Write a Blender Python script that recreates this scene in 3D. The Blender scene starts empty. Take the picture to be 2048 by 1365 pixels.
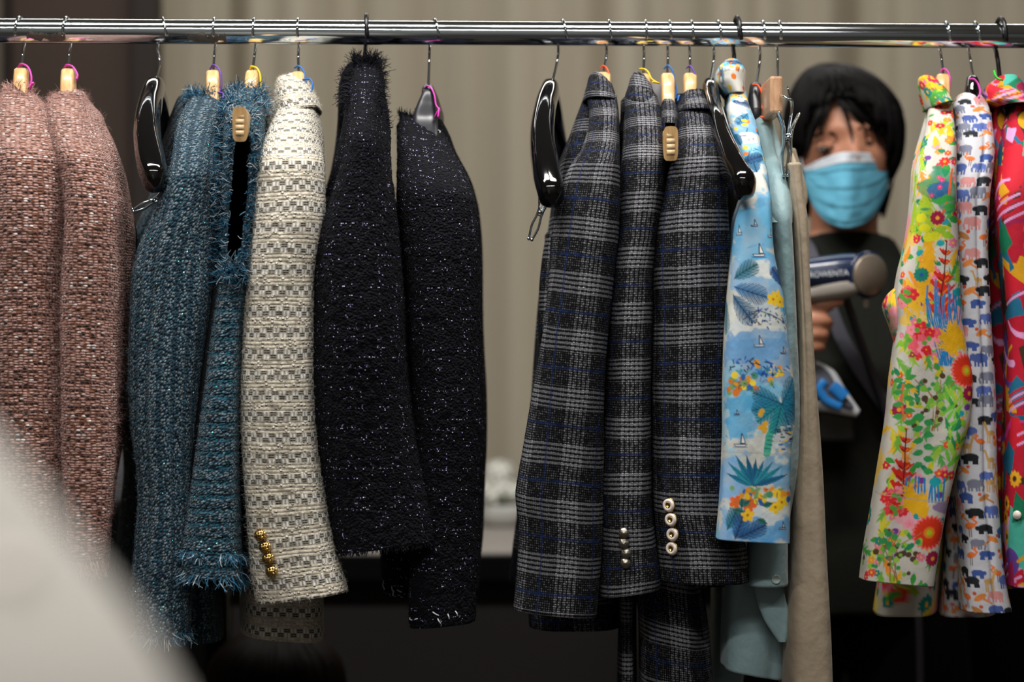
import bpy, bmesh, math, random
import numpy as np
from mathutils import Vector, Matrix, Quaternion

# ------------------------------------------------------------------ camera, world, lights, exposure
scn = bpy.context.scene
COL = scn.collection
D0, PXM, ZC = 2.6, 1600.0, 1.21           # camera distance to the rail, px per metre there, camera height
cam_d = bpy.data.cameras.new('camera'); cam = bpy.data.objects.new('camera', cam_d); COL.objects.link(cam)
cam.location = (0, -D0, ZC); cam.rotation_euler = (math.pi / 2, 0, 0)
cam_d.sensor_width = 36.0; cam_d.lens = 36.0 * D0 * PXM / 2048.0
cam_d.dof.use_dof = True; cam_d.dof.focus_distance = D0 - 0.13; cam_d.dof.aperture_fstop = 2.45
cam_d.clip_start = 0.05
scn.camera = cam

world = bpy.data.worlds.new('world'); scn.world = world; world.use_nodes = True
world.node_tree.nodes['Background'].inputs[0].default_value = (0.9, 0.95, 1.0, 1)
world.node_tree.nodes['Background'].inputs[1].default_value = 0.005

scn.view_settings.view_transform = 'Standard'; scn.view_settings.look = 'None'
scn.view_settings.gamma = 1.0; scn.view_settings.use_curve_mapping = False
scn.view_settings.exposure = 0.0

def area_light(name, loc, size, power, color=(1, 0.97, 0.93), rot=(0, 0, 0), spread=math.pi):
    l = bpy.data.lights.new(name, 'AREA'); l.shape = 'RECTANGLE'; l.size, l.size_y = size
    l.energy = power; l.color = color; l.spread = spread
    o = bpy.data.objects.new(name, l); COL.objects.link(o); o.location = loc; o.rotation_euler = rot
    return o
CEIL = 2.75
LIGHTS = [((-0.62, -0.55, CEIL - 0.05), (1.1, 0.14), 30), ((0.32, -0.55, CEIL - 0.05), (0.6, 0.26), 24),
          ((-0.2, -2.6, CEIL - 0.05), (2.4, 0.14), 54), ((0.1, 1.25, CEIL - 0.05), (2.4, 0.20), 16)]  # the last lamp is added to light the person and the curtain
for i, (lo, sz, pw) in enumerate(LIGHTS):
    area_light('ceiling_light_lamp', lo, sz, pw)

# ------------------------------------------------------------------ general helpers
rng = np.random.default_rng(7)
def P(px, py, y):
    s = (D0 + y) / D0 / PXM
    return Vector(((px - 1024) * s, y, ZC + (682.5 - py) * s))
def yrod(px): return 0.045 * (px - 1024) / 2048.0
def pchip(x, y, xi):
    x = np.asarray(x, float); y = np.asarray(y, float); xi = np.asarray(xi, float)
    if len(x) == 1: return np.full_like(xi, y[0])
    h = np.diff(x); d = np.diff(y) / h; m = np.zeros_like(x)
    m[0], m[-1] = d[0], d[-1]
    for k in range(1, len(x) - 1):
        if d[k - 1] * d[k] > 0:
            w1, w2 = 2 * h[k] + h[k - 1], h[k] + 2 * h[k - 1]
            m[k] = (w1 + w2) / (w1 / d[k - 1] + w2 / d[k])
    xi = np.clip(xi, x[0], x[-1]); k = np.clip(np.searchsorted(x, xi, side='right') - 1, 0, len(x) - 2)
    t = (xi - x[k]) / h[k]
    return ((1 + 2 * t) * (1 - t) ** 2 * y[k] + t * (1 - t) ** 2 * h[k] * m[k] + t * t * (3 - 2 * t) * y[k + 1] + t * t * (t - 1) * h[k] * m[k + 1])
def vnoise(u, v, seed=0):
    u = np.asarray(u, float); v = np.asarray(v, float)
    iu, iv = np.floor(u).astype(np.int64), np.floor(v).astype(np.int64)
    fu, fv = u - iu, v - iv
    def hsh(a, b):
        n = (a * 374761393 + b * 668265263 + seed * 1442695041) & 0xffffffff
        n = ((n ^ (n >> 13)) * 1274126177) & 0xffffffff
        return ((n ^ (n >> 16)) & 0xffff) / 32767.5 - 1
    su, sv = fu * fu * (3 - 2 * fu), fv * fv * (3 - 2 * fv)
    a, b, c, d = hsh(iu, iv), hsh(iu + 1, iv), hsh(iu, iv + 1), hsh(iu + 1, iv + 1)
    return (a * (1 - su) + b * su) * (1 - sv) + (c * (1 - su) + d * su) * sv

def thing(name, label, cat, loc=(0, 0, 0), group=None, kind=None):
    o = bpy.data.objects.new(name, None); COL.objects.link(o); o.location = loc; o.empty_display_size = 0.05
    o['label'] = label; o['category'] = cat
    if group: o['group'] = group
    if kind: o['kind'] = kind
    return o
def tag(o, label, cat, group=None):
    o['label'] = label; o['category'] = cat
    if group: o['group'] = group
    return o
def adopt(o, parent):
    if parent is not None:
        o.parent = parent
        m = Matrix.Identity(4); q = parent
        loc = Vector((0, 0, 0))
        while q is not None:
            loc += Vector(q.location); q = q.parent
        if o.parent.parent is None: o.matrix_parent_inverse = Matrix.Translation(-Vector(parent.location))
        else: o.matrix_parent_inverse = Matrix.Identity(4)
    return o
def mesh_np(name, V, F, mat, parent=None, smooth=True, uv=None, col=None, stuff=False):
    """V (n,3); F (m,k) all same size; uv per vertex (n,2); col per vertex (n,3 linear)"""
    me = bpy.data.meshes.new(name)
    V = np.ascontiguousarray(V, np.float32); F = np.ascontiguousarray(F, np.int32)
    n, m, k = len(V), len(F), F.shape[1]
    me.vertices.add(n); me.vertices.foreach_set('co', V.ravel())
    me.loops.add(m * k); me.loops.foreach_set('vertex_index', F.ravel())
    me.polygons.add(m)
    me.polygons.foreach_set('loop_start', np.arange(0, m * k, k, dtype=np.int32))
    me.polygons.foreach_set('loop_total', np.full(m, k, np.int32))
    me.polygons.foreach_set('use_smooth', np.full(m, bool(smooth)))
    if uv is not None:
        l = me.uv_layers.new(name='UVMap')
        l.data.foreach_set('uv', np.ascontiguousarray(uv[F.ravel()], np.float32).ravel())
    if col is not None:
        a = me.color_attributes.new('print', 'FLOAT_COLOR', 'POINT')
        c4 = np.ones((n, 4), np.float32); c4[:, :3] = col
        a.data.foreach_set('color', c4.ravel())
    me.update(calc_edges=True); me.validate()
    if mat is not None: me.materials.append(mat)
    o = bpy.data.objects.new(name, me); COL.objects.link(o)
    if stuff: o['kind'] = 'stuff'
    return adopt(o, parent)
def bm_obj(name, bm, mat, parent=None, smooth=False):
    me = bpy.data.meshes.new(name); bm.to_mesh(me); bm.free()
    if smooth:
        me.polygons.foreach_set('use_smooth', np.ones(len(me.polygons), bool))
    if mat is not None: me.materials.append(mat)
    o = bpy.data.objects.new(name, me); COL.objects.link(o)
    return adopt(o, parent)
def box(name, lo, hi, mat, parent=None, bevel=0.0, seg=2):
    bm = bmesh.new(); bmesh.ops.create_cube(bm, size=1)
    lo, hi = Vector(lo), Vector(hi)
    for v in bm.verts: v.co = Vector([(lo[i] + hi[i]) / 2 + v.co[i] * (hi[i] - lo[i]) for i in range(3)])
    if bevel > 0: bmesh.ops.bevel(bm, geom=bm.edges[:], offset=bevel, segments=seg, affect='EDGES', profile=0.6)
    return bm_obj(name, bm, mat, parent, smooth=False)
def smooth_path(pts, n):
    pts = np.asarray(pts, float); d = np.r_[0, np.cumsum(np.linalg.norm(np.diff(pts, axis=0), axis=1))]
    if d[-1] == 0: return np.repeat(pts[:1], n, 0)
    s = np.linspace(0, d[-1], n)
    return np.stack([pchip(d + np.arange(len(d)) * 1e-9, pts[:, i], s) for i in range(pts.shape[1])], 1)
def sweep(path, ra, rb, up=(1, 0, 0), ns=12, e=1.0, cap=True):
    """sweep a superellipse (ra along 'up'-ish axis, rb along the other) on a path; ra/rb scalars or arrays; returns V,F(quads)"""
    path = np.asarray(path, float); n = len(path)
    T = np.gradient(path, axis=0); T /= np.linalg.norm(T, axis=1)[:, None] + 1e-12
    up = np.asarray(up, float)
    A = up[None] - (T @ up)[:, None] * T; A /= np.linalg.norm(A, axis=1)[:, None] + 1e-12
    B = np.cross(T, A)
    ra = np.broadcast_to(np.asarray(ra, float), (n,)); rb = np.broadcast_to(np.asarray(rb, float), (n,))
    th = np.linspace(0, 2 * np.pi, ns, endpoint=False)
    c = np.sign(np.cos(th)) * np.abs(np.cos(th)) ** e; s = np.sign(np.sin(th)) * np.abs(np.sin(th)) ** e
    if cap:
        path = np.r_[path[:1] - T[:1] * 1e-5, path, path[-1:] + T[-1:] * 1e-5]; A = np.r_[A[:1], A, A[-1:]]; B = np.r_[B[:1], B, B[-1:]]
        ra = np.r_[1e-5, ra, 1e-5]; rb = np.r_[1e-5, rb, 1e-5]; n += 2
    V = path[:, None] + A[:, None] * (ra[:, None] * c)[..., None] + B[:, None] * (rb[:, None] * s)[..., None]
    i, j = np.meshgrid(np.arange(n - 1), np.arange(ns), indexing='ij'); j2 = (j + 1) % ns
    F = np.stack([i * ns + j, i * ns + j2, (i + 1) * ns + j2, (i + 1) * ns + j], -1).reshape(-1, 4)
    return V.reshape(-1, 3), F
def tube_obj(name, pts, r, mat, parent=None, n=None, ns=10, rb=None, up=(1, 0, 0), e=1.0, stuff=False):
    path = smooth_path(pts, n or max(8, 6 * len(pts)))
    ra = r if np.isscalar(r) else pchip(np.linspace(0, 1, len(r)), r, np.linspace(0, 1, len(path)))
    rbb = ra if rb is None else (rb if np.isscalar(rb) else pchip(np.linspace(0, 1, len(rb)), rb, np.linspace(0, 1, len(path))))
    V, F = sweep(path, ra, rbb, up, ns, e)
    return mesh_np(name, V, F, mat, parent, stuff=stuff)
def strands(name, base, dirs, length, rad, mat, parent, curl=0.3, seg=4, seed=1, droop=0.0):
    """many small tapering threads as one piece"""
    r = np.random.default_rng(seed); n = len(base); dirs = dirs / (np.linalg.norm(dirs, axis=1)[:, None] + 1e-9)
    L = np.broadcast_to(length, (n,)); R = np.broadcast_to(rad, (n,))
    side = np.cross(dirs, r.normal(size=(n, 3))); side /= np.linalg.norm(side, axis=1)[:, None] + 1e-9
    oth = np.cross(dirs, side)
    Vs = []
    for k in range(seg + 1):
        t = k / seg
        c = base + dirs * (L * t)[:, None] + side * (L * curl * t * t)[:, None] + oth * (L * curl * 0.4 * np.sin(t * 4))[:, None]
        c[:, 2] -= droop * L * t * t
        rr = R * (1 - 0.55 * t)
        for a in range(3):
            an = a * 2.0944
            Vs.append(c + (side * math.cos(an) + oth * math.sin(an)) * rr[:, None])
    V = np.stack(Vs, 1).reshape(-1, 3)
    st = 3 * (seg + 1); F = []
    for k in range(seg):
        for a in range(3):
            b = (a + 1) % 3; F.append([3 * k + a, 3 * k + b, 3 * k + 3 + b, 3 * k + 3 + a])
    F = (np.arange(n)[:, None, None] * st + np.array(F)[None]).reshape(-1, 4)
    uv = np.repeat(r.random((n, 2)), st, 0)
    return mesh_np(name, V, F, mat, parent, uv=uv, stuff=True)

# ------------------------------------------------------------------ material helpers
def lin(r, g, b):
    f = lambda c: (c / 255) / 12.92 if c / 255 <= 0.04045 else ((c / 255 + 0.055) / 1.055) ** 2.4
    return (f(r), f(g), f(b))
NT = None
class X:
    def __init__(s, k): s.k = k
    def __add__(s, o): return op('ADD', s, o)
    __radd__ = __add__
    def __sub__(s, o): return op('SUBTRACT', s, o)
    def __rsub__(s, o): return op('SUBTRACT', o, s)
    def __mul__(s, o): return op('MULTIPLY', s, o)
    __rmul__ = __mul__
    def __truediv__(s, o): return op('DIVIDE', s, o)
    def __lt__(s, o): return op('LESS_THAN', s, o)
    def __gt__(s, o): return op('GREATER_THAN', s, o)
def put(sock, val):
    if isinstance(val, X): NT.links.new(val.k, sock)
    elif isinstance(val, (tuple, list)): sock.default_value = (val[0], val[1], val[2], 1) if len(sock.default_value) == 4 else val
    else: sock.default_value = val
def op(kind, *a):
    n = NT.nodes.new('ShaderNodeMath'); n.operation = kind
    for i, v in enumerate(a): put(n.inputs[i], v)
    return X(n.outputs[0])
fl = lambda a: op('FLOOR', a)
fr = lambda a: op('FRACT', a)
ab = lambda a: op('ABSOLUTE', a)
mod = lambda a, b: op('FLOORED_MODULO', a, b)
mx = lambda a, b: op('MAXIMUM', a, b)
mn = lambda a, b: op('MINIMUM', a, b)
pw = lambda a, b: op('POWER', a, b)
def sstep(x, lo, hi):
    n = NT.nodes.new('ShaderNodeMapRange'); n.interpolation_type = 'SMOOTHSTEP'
    put(n.inputs['Value'], x); n.inputs['From Min'].default_value = lo; n.inputs['From Max'].default_value = hi
    return X(n.outputs[0])
def vec(x, y=0.0, z=0.0):
    n = NT.nodes.new('ShaderNodeCombineXYZ'); put(n.inputs[0], x); put(n.inputs[1], y); put(n.inputs[2], z); return X(n.outputs[0])
def white(x, y, z=0.0):
    n = NT.nodes.new('ShaderNodeTexWhiteNoise'); n.noise_dimensions = '3D'; put(n.inputs['Vector'], vec(x, y, z)); return X(n.outputs['Value'])
def noise(v, scale, detail=2.0, rough=0.5):
    n = NT.nodes.new('ShaderNodeTexNoise'); put(n.inputs['Vector'], v); n.inputs['Scale'].default_value = scale
    n.inputs['Detail'].default_value = detail; n.inputs['Roughness'].default_value = rough; return X(n.outputs[0])
def voro(v, scale, feat='F1'):
    n = NT.nodes.new('ShaderNodeTexVoronoi'); n.feature = feat; put(n.inputs['Vector'], v); n.inputs['Scale'].default_value = scale; return X(n.outputs['Distance'])
def mixc(f, a, b):
    n = NT.nodes.new('ShaderNodeMix'); n.data_type = 'RGBA'; put(n.inputs[0], f); put(n.inputs[6], a); put(n.inputs[7], b); return X(n.outputs[2])
def uvs():
    n = NT.nodes.new('ShaderNodeUVMap'); s = NT.nodes.new('ShaderNodeSeparateXYZ'); NT.links.new(n.outputs[0], s.inputs[0])
    return X(s.outputs[0]), X(s.outputs[1]), X(n.outputs[0])
def objco():
    n = NT.nodes.new('ShaderNodeTexCoord'); s = NT.nodes.new('ShaderNodeSeparateXYZ'); NT.links.new(n.outputs['Object'], s.inputs[0])
    return X(n.outputs['Object']), X(s.outputs[0]), X(s.outputs[1]), X(s.outputs[2])
def new_mat(name):
    global NT
    m = bpy.data.materials.new(name); m.use_nodes = True; NT = m.node_tree
    return m, NT.nodes['Principled BSDF']
def bump(b, h, dist=0.001, strength=1.0):
    n = NT.nodes.new('ShaderNodeBump'); n.inputs['Strength'].default_value = strength; n.inputs['Distance'].default_value = dist
    put(n.inputs['Height'], h); NT.links.new(n.outputs[0], b.inputs['Normal'])
def plain(name, rgb, rough=0.5, metal=0.0, coat=0.0, var=0.12, scale=40.0, sheen=0.0, bmp=0.0, spec=0.5):
    m, b = new_mat(name); o, x, y, z = objco(); c = lin(*rgb)
    n = noise(o, scale, 3.0)
    put(b.inputs['Base Color'], mixc(n, tuple(k * (1 - var) for k in c), tuple(min(1, k * (1 + var)) for k in c)))
    b.inputs['Roughness'].default_value = rough; b.inputs['Metallic'].default_value = metal
    b.inputs['Coat Weight'].default_value = coat; b.inputs['Sheen Weight'].default_value = sheen
    b.inputs['Specular IOR Level'].default_value = spec
    if bmp > 0: bump(b, n, bmp)
    return m

# ---- fabrics
def vcell(x, y, rand=0.8):
    n = NT.nodes.new('ShaderNodeTexVoronoi'); n.voronoi_dimensions = '2D'; put(n.inputs['Vector'], vec(x, y)); n.inputs['Scale'].default_value = 1.0
    n.inputs['Randomness'].default_value = rand; sp = NT.nodes.new('ShaderNodeSeparateXYZ'); NT.links.new(n.outputs['Color'], sp.inputs[0])
    ps = NT.nodes.new('ShaderNodeSeparateXYZ'); NT.links.new(n.outputs['Position'], ps.inputs[0])
    return X(n.outputs['Distance']), X(sp.outputs[0]), X(sp.outputs[1]), X(sp.outputs[2]), X(ps.outputs[0]), X(ps.outputs[1])
def m_pink():
    m, b = new_mat('pink_tweed'); u, v, w = uvs()
    n2 = noise(vec(u * 12.0, v * 8.0), 1.0, 1.0); n1 = noise(vec(u * 500.0, v * 700.0), 1.0, 2.0)
    vv = v + (n2 - 0.5) * 0.006
    d, r, r2, r3, cxx, cyy = vcell(u / 0.0058, vv / 0.0031, 0.55)
    prof = 1.0 - sstep(d, 0.12, 0.62)
    c = mixc(r, lin(160, 114, 103), lin(208, 170, 159))
    c = mixc(n1 * 0.9, c, lin(182, 150, 143))
    c = mixc(r > 0.93, c, lin(238, 230, 228)); c = mixc(r < 0.10, c, lin(128, 84, 64))
    rowp = ab(fr(cyy / 3.0) - 0.5) > 0.34
    c = mixc(rowp * (r2 < 0.42) + (r2 < 0.03), c, lin(26, 23, 26))
    c = mixc(sstep(prof, 0.0, 0.55), lin(112, 70, 50), c)
    put(b.inputs['Base Color'], c); b.inputs['Roughness'].default_value = 0.85
    b.inputs['Sheen Weight'].default_value = 0.6; put(b.inputs['Sheen Tint'], lin(230, 195, 188)); b.inputs['Specular IOR Level'].default_value = 0.2
    bump(b, prof + n1 * 0.5, 0.002); return m
def m_teal(name, horiz):
    m, b = new_mat(name); u, v, w = uvs()
    a, c_ = (v, u) if horiz else (u, v)
    a2 = a + (noise(vec(u * 25.0, v * 25.0), 1.0) - 0.5) * 0.003
    g = ab(fr(a2 / 0.0165) - 0.5) * 2.0                       # 1 at grooves
    d, r, r2, r3, cxx, cyy = vcell(a2 / 0.0029 + c_ * 90.0, c_ / 0.0034, 0.9)
    f = noise(vec(u * 700.0, v * 700.0), 1.0, 2.0); big = noise(vec(u * 45.0, v * 45.0), 1.0, 2.0)
    prof = 1.0 - sstep(d, 0.15, 0.7)
    c = mixc(r, lin(26, 68, 86), lin(76, 106, 122))
    c = mixc(sstep(big, 0.4, 0.65) * 0.7, c, lin(38, 76, 102))
    c = mixc((r2 > 0.55) * sstep(prof, 0.15, 0.7) * 0.85, c, lin(146, 156, 160))
    c = mixc(f * 0.6, c, lin(40, 84, 104))
    c = mixc(r2 < 0.12, c, lin(8, 34, 46))
    groove = sstep(g, 0.52, 0.78) * (r3 > 0.14)
    c = mixc(groove * 0.9, c, lin(6, 56, 76) if not horiz else lin(8, 84, 104))
    sp = (white(fl(a2 / 0.0014), fl(c_ / 0.0014), 6.0) > 0.992)
    c = mixc(sp, c, lin(120, 245, 225)); c = mixc(sstep(prof, 0.0, 0.35), lin(10, 36, 50), c)
    put(b.inputs['Base Color'], c); put(b.inputs['Roughness'], 0.85 - 0.6 * sp); put(b.inputs['Metallic'], sp * 0.8)
    b.inputs['Sheen Weight'].default_value = 0.12; b.inputs['Specular IOR Level'].default_value = 0.2
    bump(b, prof - groove * 1.4 + f * 0.4, 0.002); return m
def m_cream():
    m, b = new_mat('cream_basketweave'); u, v, w = uvs()
    vv = v + (noise(vec(u * 14.0, v * 14.0), 1.0, 1.0) - 0.5) * 0.005 + (noise(vec(u * 120.0, v * 120.0), 1.0) - 0.5) * 0.0012
    uu = u + (noise(vec(u * 100.0, v * 100.0, 3.0), 1.0) - 0.5) * 0.0016
    V_, U_ = 0.0242, 0.0156
    pv = fr(vv / V_); band = pv < 0.44; sub = pv > 0.22; bd_, br, b2_, b3_, bx_, by_ = vcell(uu / 0.0052, vv / 0.0046, 0.9)
    t = fr(pv / 0.22); pu = fr(uu / U_ + sub * 0.5 + fl(vv / V_) * 0.17)
    zone = (pu < 0.46) * band
    l1 = sstep(t, 0.10, 0.18) * (1.0 - sstep(t, 0.32, 0.40)); l2 = sstep(t, 0.56, 0.64) * (1.0 - sstep(t, 0.78, 0.86))
    ends = sstep(pu, 0.015, 0.05) * (1.0 - sstep(pu, 0.4, 0.45)); split = 1.0 - 0.5 * (ab(pu - 0.225) < 0.02)
    dash = zone * mn(1.0, l1 + l2) * ends * split
    yarn = band * (pu > 0.46)                                    # thick vertical floats between the dashes
    yl = ab(fr((pu - 0.46) / 0.27) - 0.5) * 2.0
    nubh = (1.0 - band) * (br > 0.45) * (1.0 - sstep(bd_, 0.08, 0.42))
    r = noise(vec(u * 300.0, v * 300.0), 1.0, 2.0)
    c = mixc(r, lin(196, 186, 166), lin(226, 219, 203)); c = mixc((1.0 - band) * sstep(bd_, 0.3, 0.7) * 0.5, c, lin(150, 138, 116))
    c = mixc(nubh * 0.8, c, lin(240, 237, 228))
    c = mixc(zone, c, lin(160, 154, 140))
    c = mixc(yarn * (1.0 - yl * 0.6), c, lin(238, 235, 226))
    c = mixc(dash, c, lin(34, 31, 32))
    put(b.inputs['Base Color'], c); b.inputs['Roughness'].default_value = 0.85; b.inputs['Sheen Weight'].default_value = 0.2
    b.inputs['Specular IOR Level'].default_value = 0.2
    rr = 1.0 - pw(ab(fr(vv / 0.0045) - 0.5) * 2.0, 2.0)
    bump(b, nubh * 1.1 + yarn * (1.0 - pw(yl, 2.0)) * 0.9 + (1.0 - band) * rr * 0.25 + r * 0.3 - dash * 0.3, 0.0022); return m
def m_navy():
    m, b = new_mat('navy_boucle'); u, v, w = uvs()
    vo = voro(w, 330.0); n = noise(w, 420.0, 3.0)
    vv = v + (noise(vec(u * 20.0, v * 20.0), 1.0) - 0.5) * 0.006
    cu, cv = u / 0.0019, vv / 0.0019
    r = white(fl(cu), fl(cv)); r3 = white(fl(cu), fl(cv), 3.0)
    d2 = pw(fr(cu) - 0.25 - r3 * 0.5, 2.0) + pw(fr(cv) - 0.5, 2.0)
    rowl = mx(fr(vv / 0.0235) < 0.16, (fr(u / 0.026) < 0.09)); rowl = mx(rowl, fr(vv / 0.0235 + 0.45) < 0.08)
    clus = noise(vec(u * 45.0, v * 45.0, 2.0), 1.0, 1.0)
    sp = ((r + rowl * 0.24 * sstep(clus, 0.42, 0.6)) > 0.991) * (d2 < 0.07 + 0.06 * r3)
    c = mixc(n, lin(4, 4, 6), lin(14, 15, 23)); c = mixc(sstep(vo, 0.1, 0.7), lin(15, 16, 27), c)
    c = mixc(sp, c, mixc(r3, lin(225, 235, 255), lin(190, 170, 255)))
    put(b.inputs['Base Color'], c); put(b.inputs['Roughness'], 0.9 - 0.6 * sp); b.inputs['Specular IOR Level'].default_value = 0.15
    b.inputs['Sheen Weight'].default_value = 0.01
    bump(b, (1.0 - vo) * 1.2 + n * 0.5, 0.003); return m
def m_plaid(name, du, dv, dim=1.0):
    m, b = new_mat(name); u, v, w = uvs()
    n = noise(vec(u * 420.0, v * 420.0), 1.0, 2.0)
    uu = u + du + (noise(vec(u * 16.0, v * 16.0), 1.0) - 0.5) * 0.003 + (n - 0.5) * 0.0011
    vv = v + dv + (noise(vec(u * 16.0, v * 16.0, 7.0), 1.0) - 0.5) * 0.004 + (n - 0.5) * 0.0011
    T = 0.066; p = 0.0027                                     # check repeat, dot pitch
    iu, iv = fl(uu / p), fl(vv / p); r = white(iu, iv); r2 = white(iu, iv, 3.0)
    du_ = ab(fr(uu / p) - 0.5) * 2.0; dv_ = ab(fr(vv / p) - 0.5) * 2.0
    dot = (1.0 - sstep(du_, 0.35, 0.75)) * (1.0 - sstep(dv_, 0.3, 0.8))
    tu, tv = fr(uu / T), fr(vv / T)
    bu = sstep(tu, 0.0, 0.03) * (1.0 - sstep(tu, 0.40, 0.43)); bv = sstep(tv, 0.0, 0.02) * (1.0 - sstep(tv, 0.40, 0.42))
    hl = bv * (1.0 - sstep(ab(fr(vv / 0.0054) - 0.5) * 2.0, 0.35, 0.62)) * (0.35 + 0.65 * noise(vec(u * 900.0, v * 250.0), 1.0, 1.0))
    vl = bu * (1.0 - sstep(ab(fr(uu / 0.0054) - 0.5) * 2.0, 0.3, 0.6)) * (0.3 + 0.7 * (r2 > 0.35)) * (1.0 - sstep(dv_, 0.5, 0.95))
    lev = dot * (0.05 + 0.55 * pw(r, 2.0)) * (0.55 + 0.6 * bu) + hl * (0.40 + 0.16 * bu) + vl * (0.16 + 0.2 * r)
    c = mixc(mn(1.0, lev * (0.39 + 0.35 * n)), lin(8, 8, 11), lin(214, 214, 222))
    bl = mx(1.0 - sstep(ab(tv - 0.70), 0.018, 0.034), 0.8 * (1.0 - sstep(ab(tu - 0.72), 0.014, 0.03))) * (0.35 + 0.65 * (r2 > 0.25))
    c = mixc(bl * 0.75, c, lin(18, 36, 76))
    put(b.inputs['Base Color'], c); b.inputs['Roughness'].default_value = 0.9; b.inputs['Specular IOR Level'].default_value = 0.12
    bump(b, lev + n * 0.6, 0.0008); return m
def m_print():
    m, b = new_mat('printed_cotton'); n = NT.nodes.new('ShaderNodeVertexColor'); n.layer_name = 'print'
    u, v, w = uvs(); weave = noise(vec(u * 1500.0, v * 500.0), 1.0, 1.0); wr = noise(vec(u * 40.0, v * 25.0), 1.0, 3.0)
    NT.links.new(n.outputs[0], b.inputs['Base Color']); b.inputs['Roughness'].default_value = 0.75
    b.inputs['Specular IOR Level'].default_value = 0.25
    bump(b, weave * 0.08 + wr, 0.0022, 0.8); return m
def m_cloth(name, rgb, rough=0.7, sheen=0.0, wr=0.003, fine=900.0, spec=0.3, var=0.1):
    m, b = new_mat(name); u, v, w = uvs(); c = lin(*rgb)
    f = noise(vec(u * fine, v * fine * 0.35), 1.0, 2.0); g = noise(vec(u * 30.0, v * 22.0), 1.0, 3.0)
    put(b.inputs['Base Color'], mixc(f, tuple(k * (1 - var) for k in c), tuple(k * (1 + var) for k in c)))
    b.inputs['Roughness'].default_value = rough; b.inputs['Sheen Weight'].default_value = sheen; b.inputs['Specular IOR Level'].default_value = spec
    bump(b, g + f * 0.06, wr, 0.9); return m
def m_thread(name, cols, rough=0.8):
    """loose threads: each takes a colour of its own from its random uv"""
    m, b = new_mat(name); u, v, w = uvs(); c = lin(*cols[0])
    for k in range(1, len(cols)): c = mixc(u > k / len(cols), c, lin(*cols[k]))
    put(b.inputs['Base Color'], c); b.inputs['Roughness'].default_value = rough; b.inputs['Specular IOR Level'].default_value = 0.2; return m
def m_wood(name, a, bb, sx=1.0):
    m, b = new_mat(name); o, x, y, z = objco()
    g = noise(vec(x * 260.0, y * 22.0, z * 60.0), 1.0, 4.0)
    put(b.inputs['Base Color'], mixc(sstep(g, 0.25, 0.75), lin(*a), lin(*bb))); b.inputs['Roughness'].default_value = 0.38
    b.inputs['Coat Weight'].default_value = 0.25; bump(b, g, 0.0003); return m

M = {}
M['pink'] = m_pink(); M['teal'] = m_teal('teal_tweed', False); M['teal_h'] = m_teal('teal_tweed_crosswise', True)
M['cream'] = m_cream(); M['navy'] = m_navy(); M['print'] = m_print()
M['plaid1'] = m_plaid('glen_check_a', 0.004, 0.020); M['plaid2'] = m_plaid('glen_check_b', 0.012, -0.004); M['plaid3'] = m_plaid('glen_check_c', 0.020, 0.028)
M['pale'] = m_cloth('pale_blue_satin', (138, 166, 170), 0.5, 0.25, 0.005, 1100.0, 0.4)
M['beige'] = m_cloth('beige_twill', (168, 152, 130), 0.75, 0.1, 0.004)
M['lining'] = m_cloth('black_lining', (10, 10, 13), 0.6, 0.0, 0.002)
M['th_pink'] = m_thread('pink_mohair_thread', [(205, 160, 150), (190, 140, 128), (225, 200, 195), (90, 62, 58)])
M['th_teal'] = m_thread('teal_thread', [(40, 96, 126), (96, 128, 146), (24, 62, 84), (176, 186, 192), (52, 108, 140), (20, 48, 62)])
M['th_navy'] = m_thread('navy_thread', [(10, 11, 17), (20, 21, 32), (14, 14, 22)])
M['th_white'] = m_thread('white_thread', [(205, 208, 214), (180, 182, 190)])
M['th_cream'] = m_thread('cream_thread', [(230, 226, 215), (210, 204, 190)])
M['wood'] = m_wood('pale_beech', (196, 152, 96), (224, 184, 128)); M['wood2'] = m_wood('raw_wood_block', (178, 132, 98), (206, 164, 128))
M['black_gloss'] = plain('black_lacquer', (8, 8, 9), 0.07, 0, 0.6, 0.1)
M['black_plastic'] = plain('black_plastic', (14, 14, 16), 0.35)
M['grey_plastic'] = plain('dark_grey_plastic', (40, 41, 46), 0.32)
def m_chrome(name, rough):
    m, b = new_mat(name); o, x, y, z = objco(); n = noise(vec(x * 30.0, y * 300.0, z * 300.0), 1.0, 3.0)
    put(b.inputs['Base Color'], mixc(n, (0.62, 0.68, 0.72), (0.74, 0.80, 0.84))); b.inputs['Metallic'].default_value = 1.0
    put(b.inputs['Roughness'], rough + n * 0.05); return m
M['chrome'] = m_chrome('chrome', 0.06); M['rod'] = m_chrome('chrome_rail', 0.07)
for k, c in dict(magenta=(214, 60, 176), purple=(96, 56, 160), yellow=(240, 206, 16), blue=(20, 100, 178), orange=(238, 84, 28), green=(46, 200, 40)).items():
    M['rib_' + k] = plain('ribbon_' + k, c, 0.5, var=0.06)
M['gold'] = plain('gold_metal', (206, 172, 104), 0.18, 1.0, var=0.1, scale=200)
M['silver'] = plain('antique_silver', (170, 165, 152), 0.3, 1.0, var=0.3, scale=400, bmp=0.0008)
M['pearl'] = plain('pearl_enamel', (226, 214, 204), 0.2, 0.0, 0.5, 0.04)
M['clear_plastic'] = plain('pearl_shirt_button', (176, 190, 186), 0.2, 0, 0.5)

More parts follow.
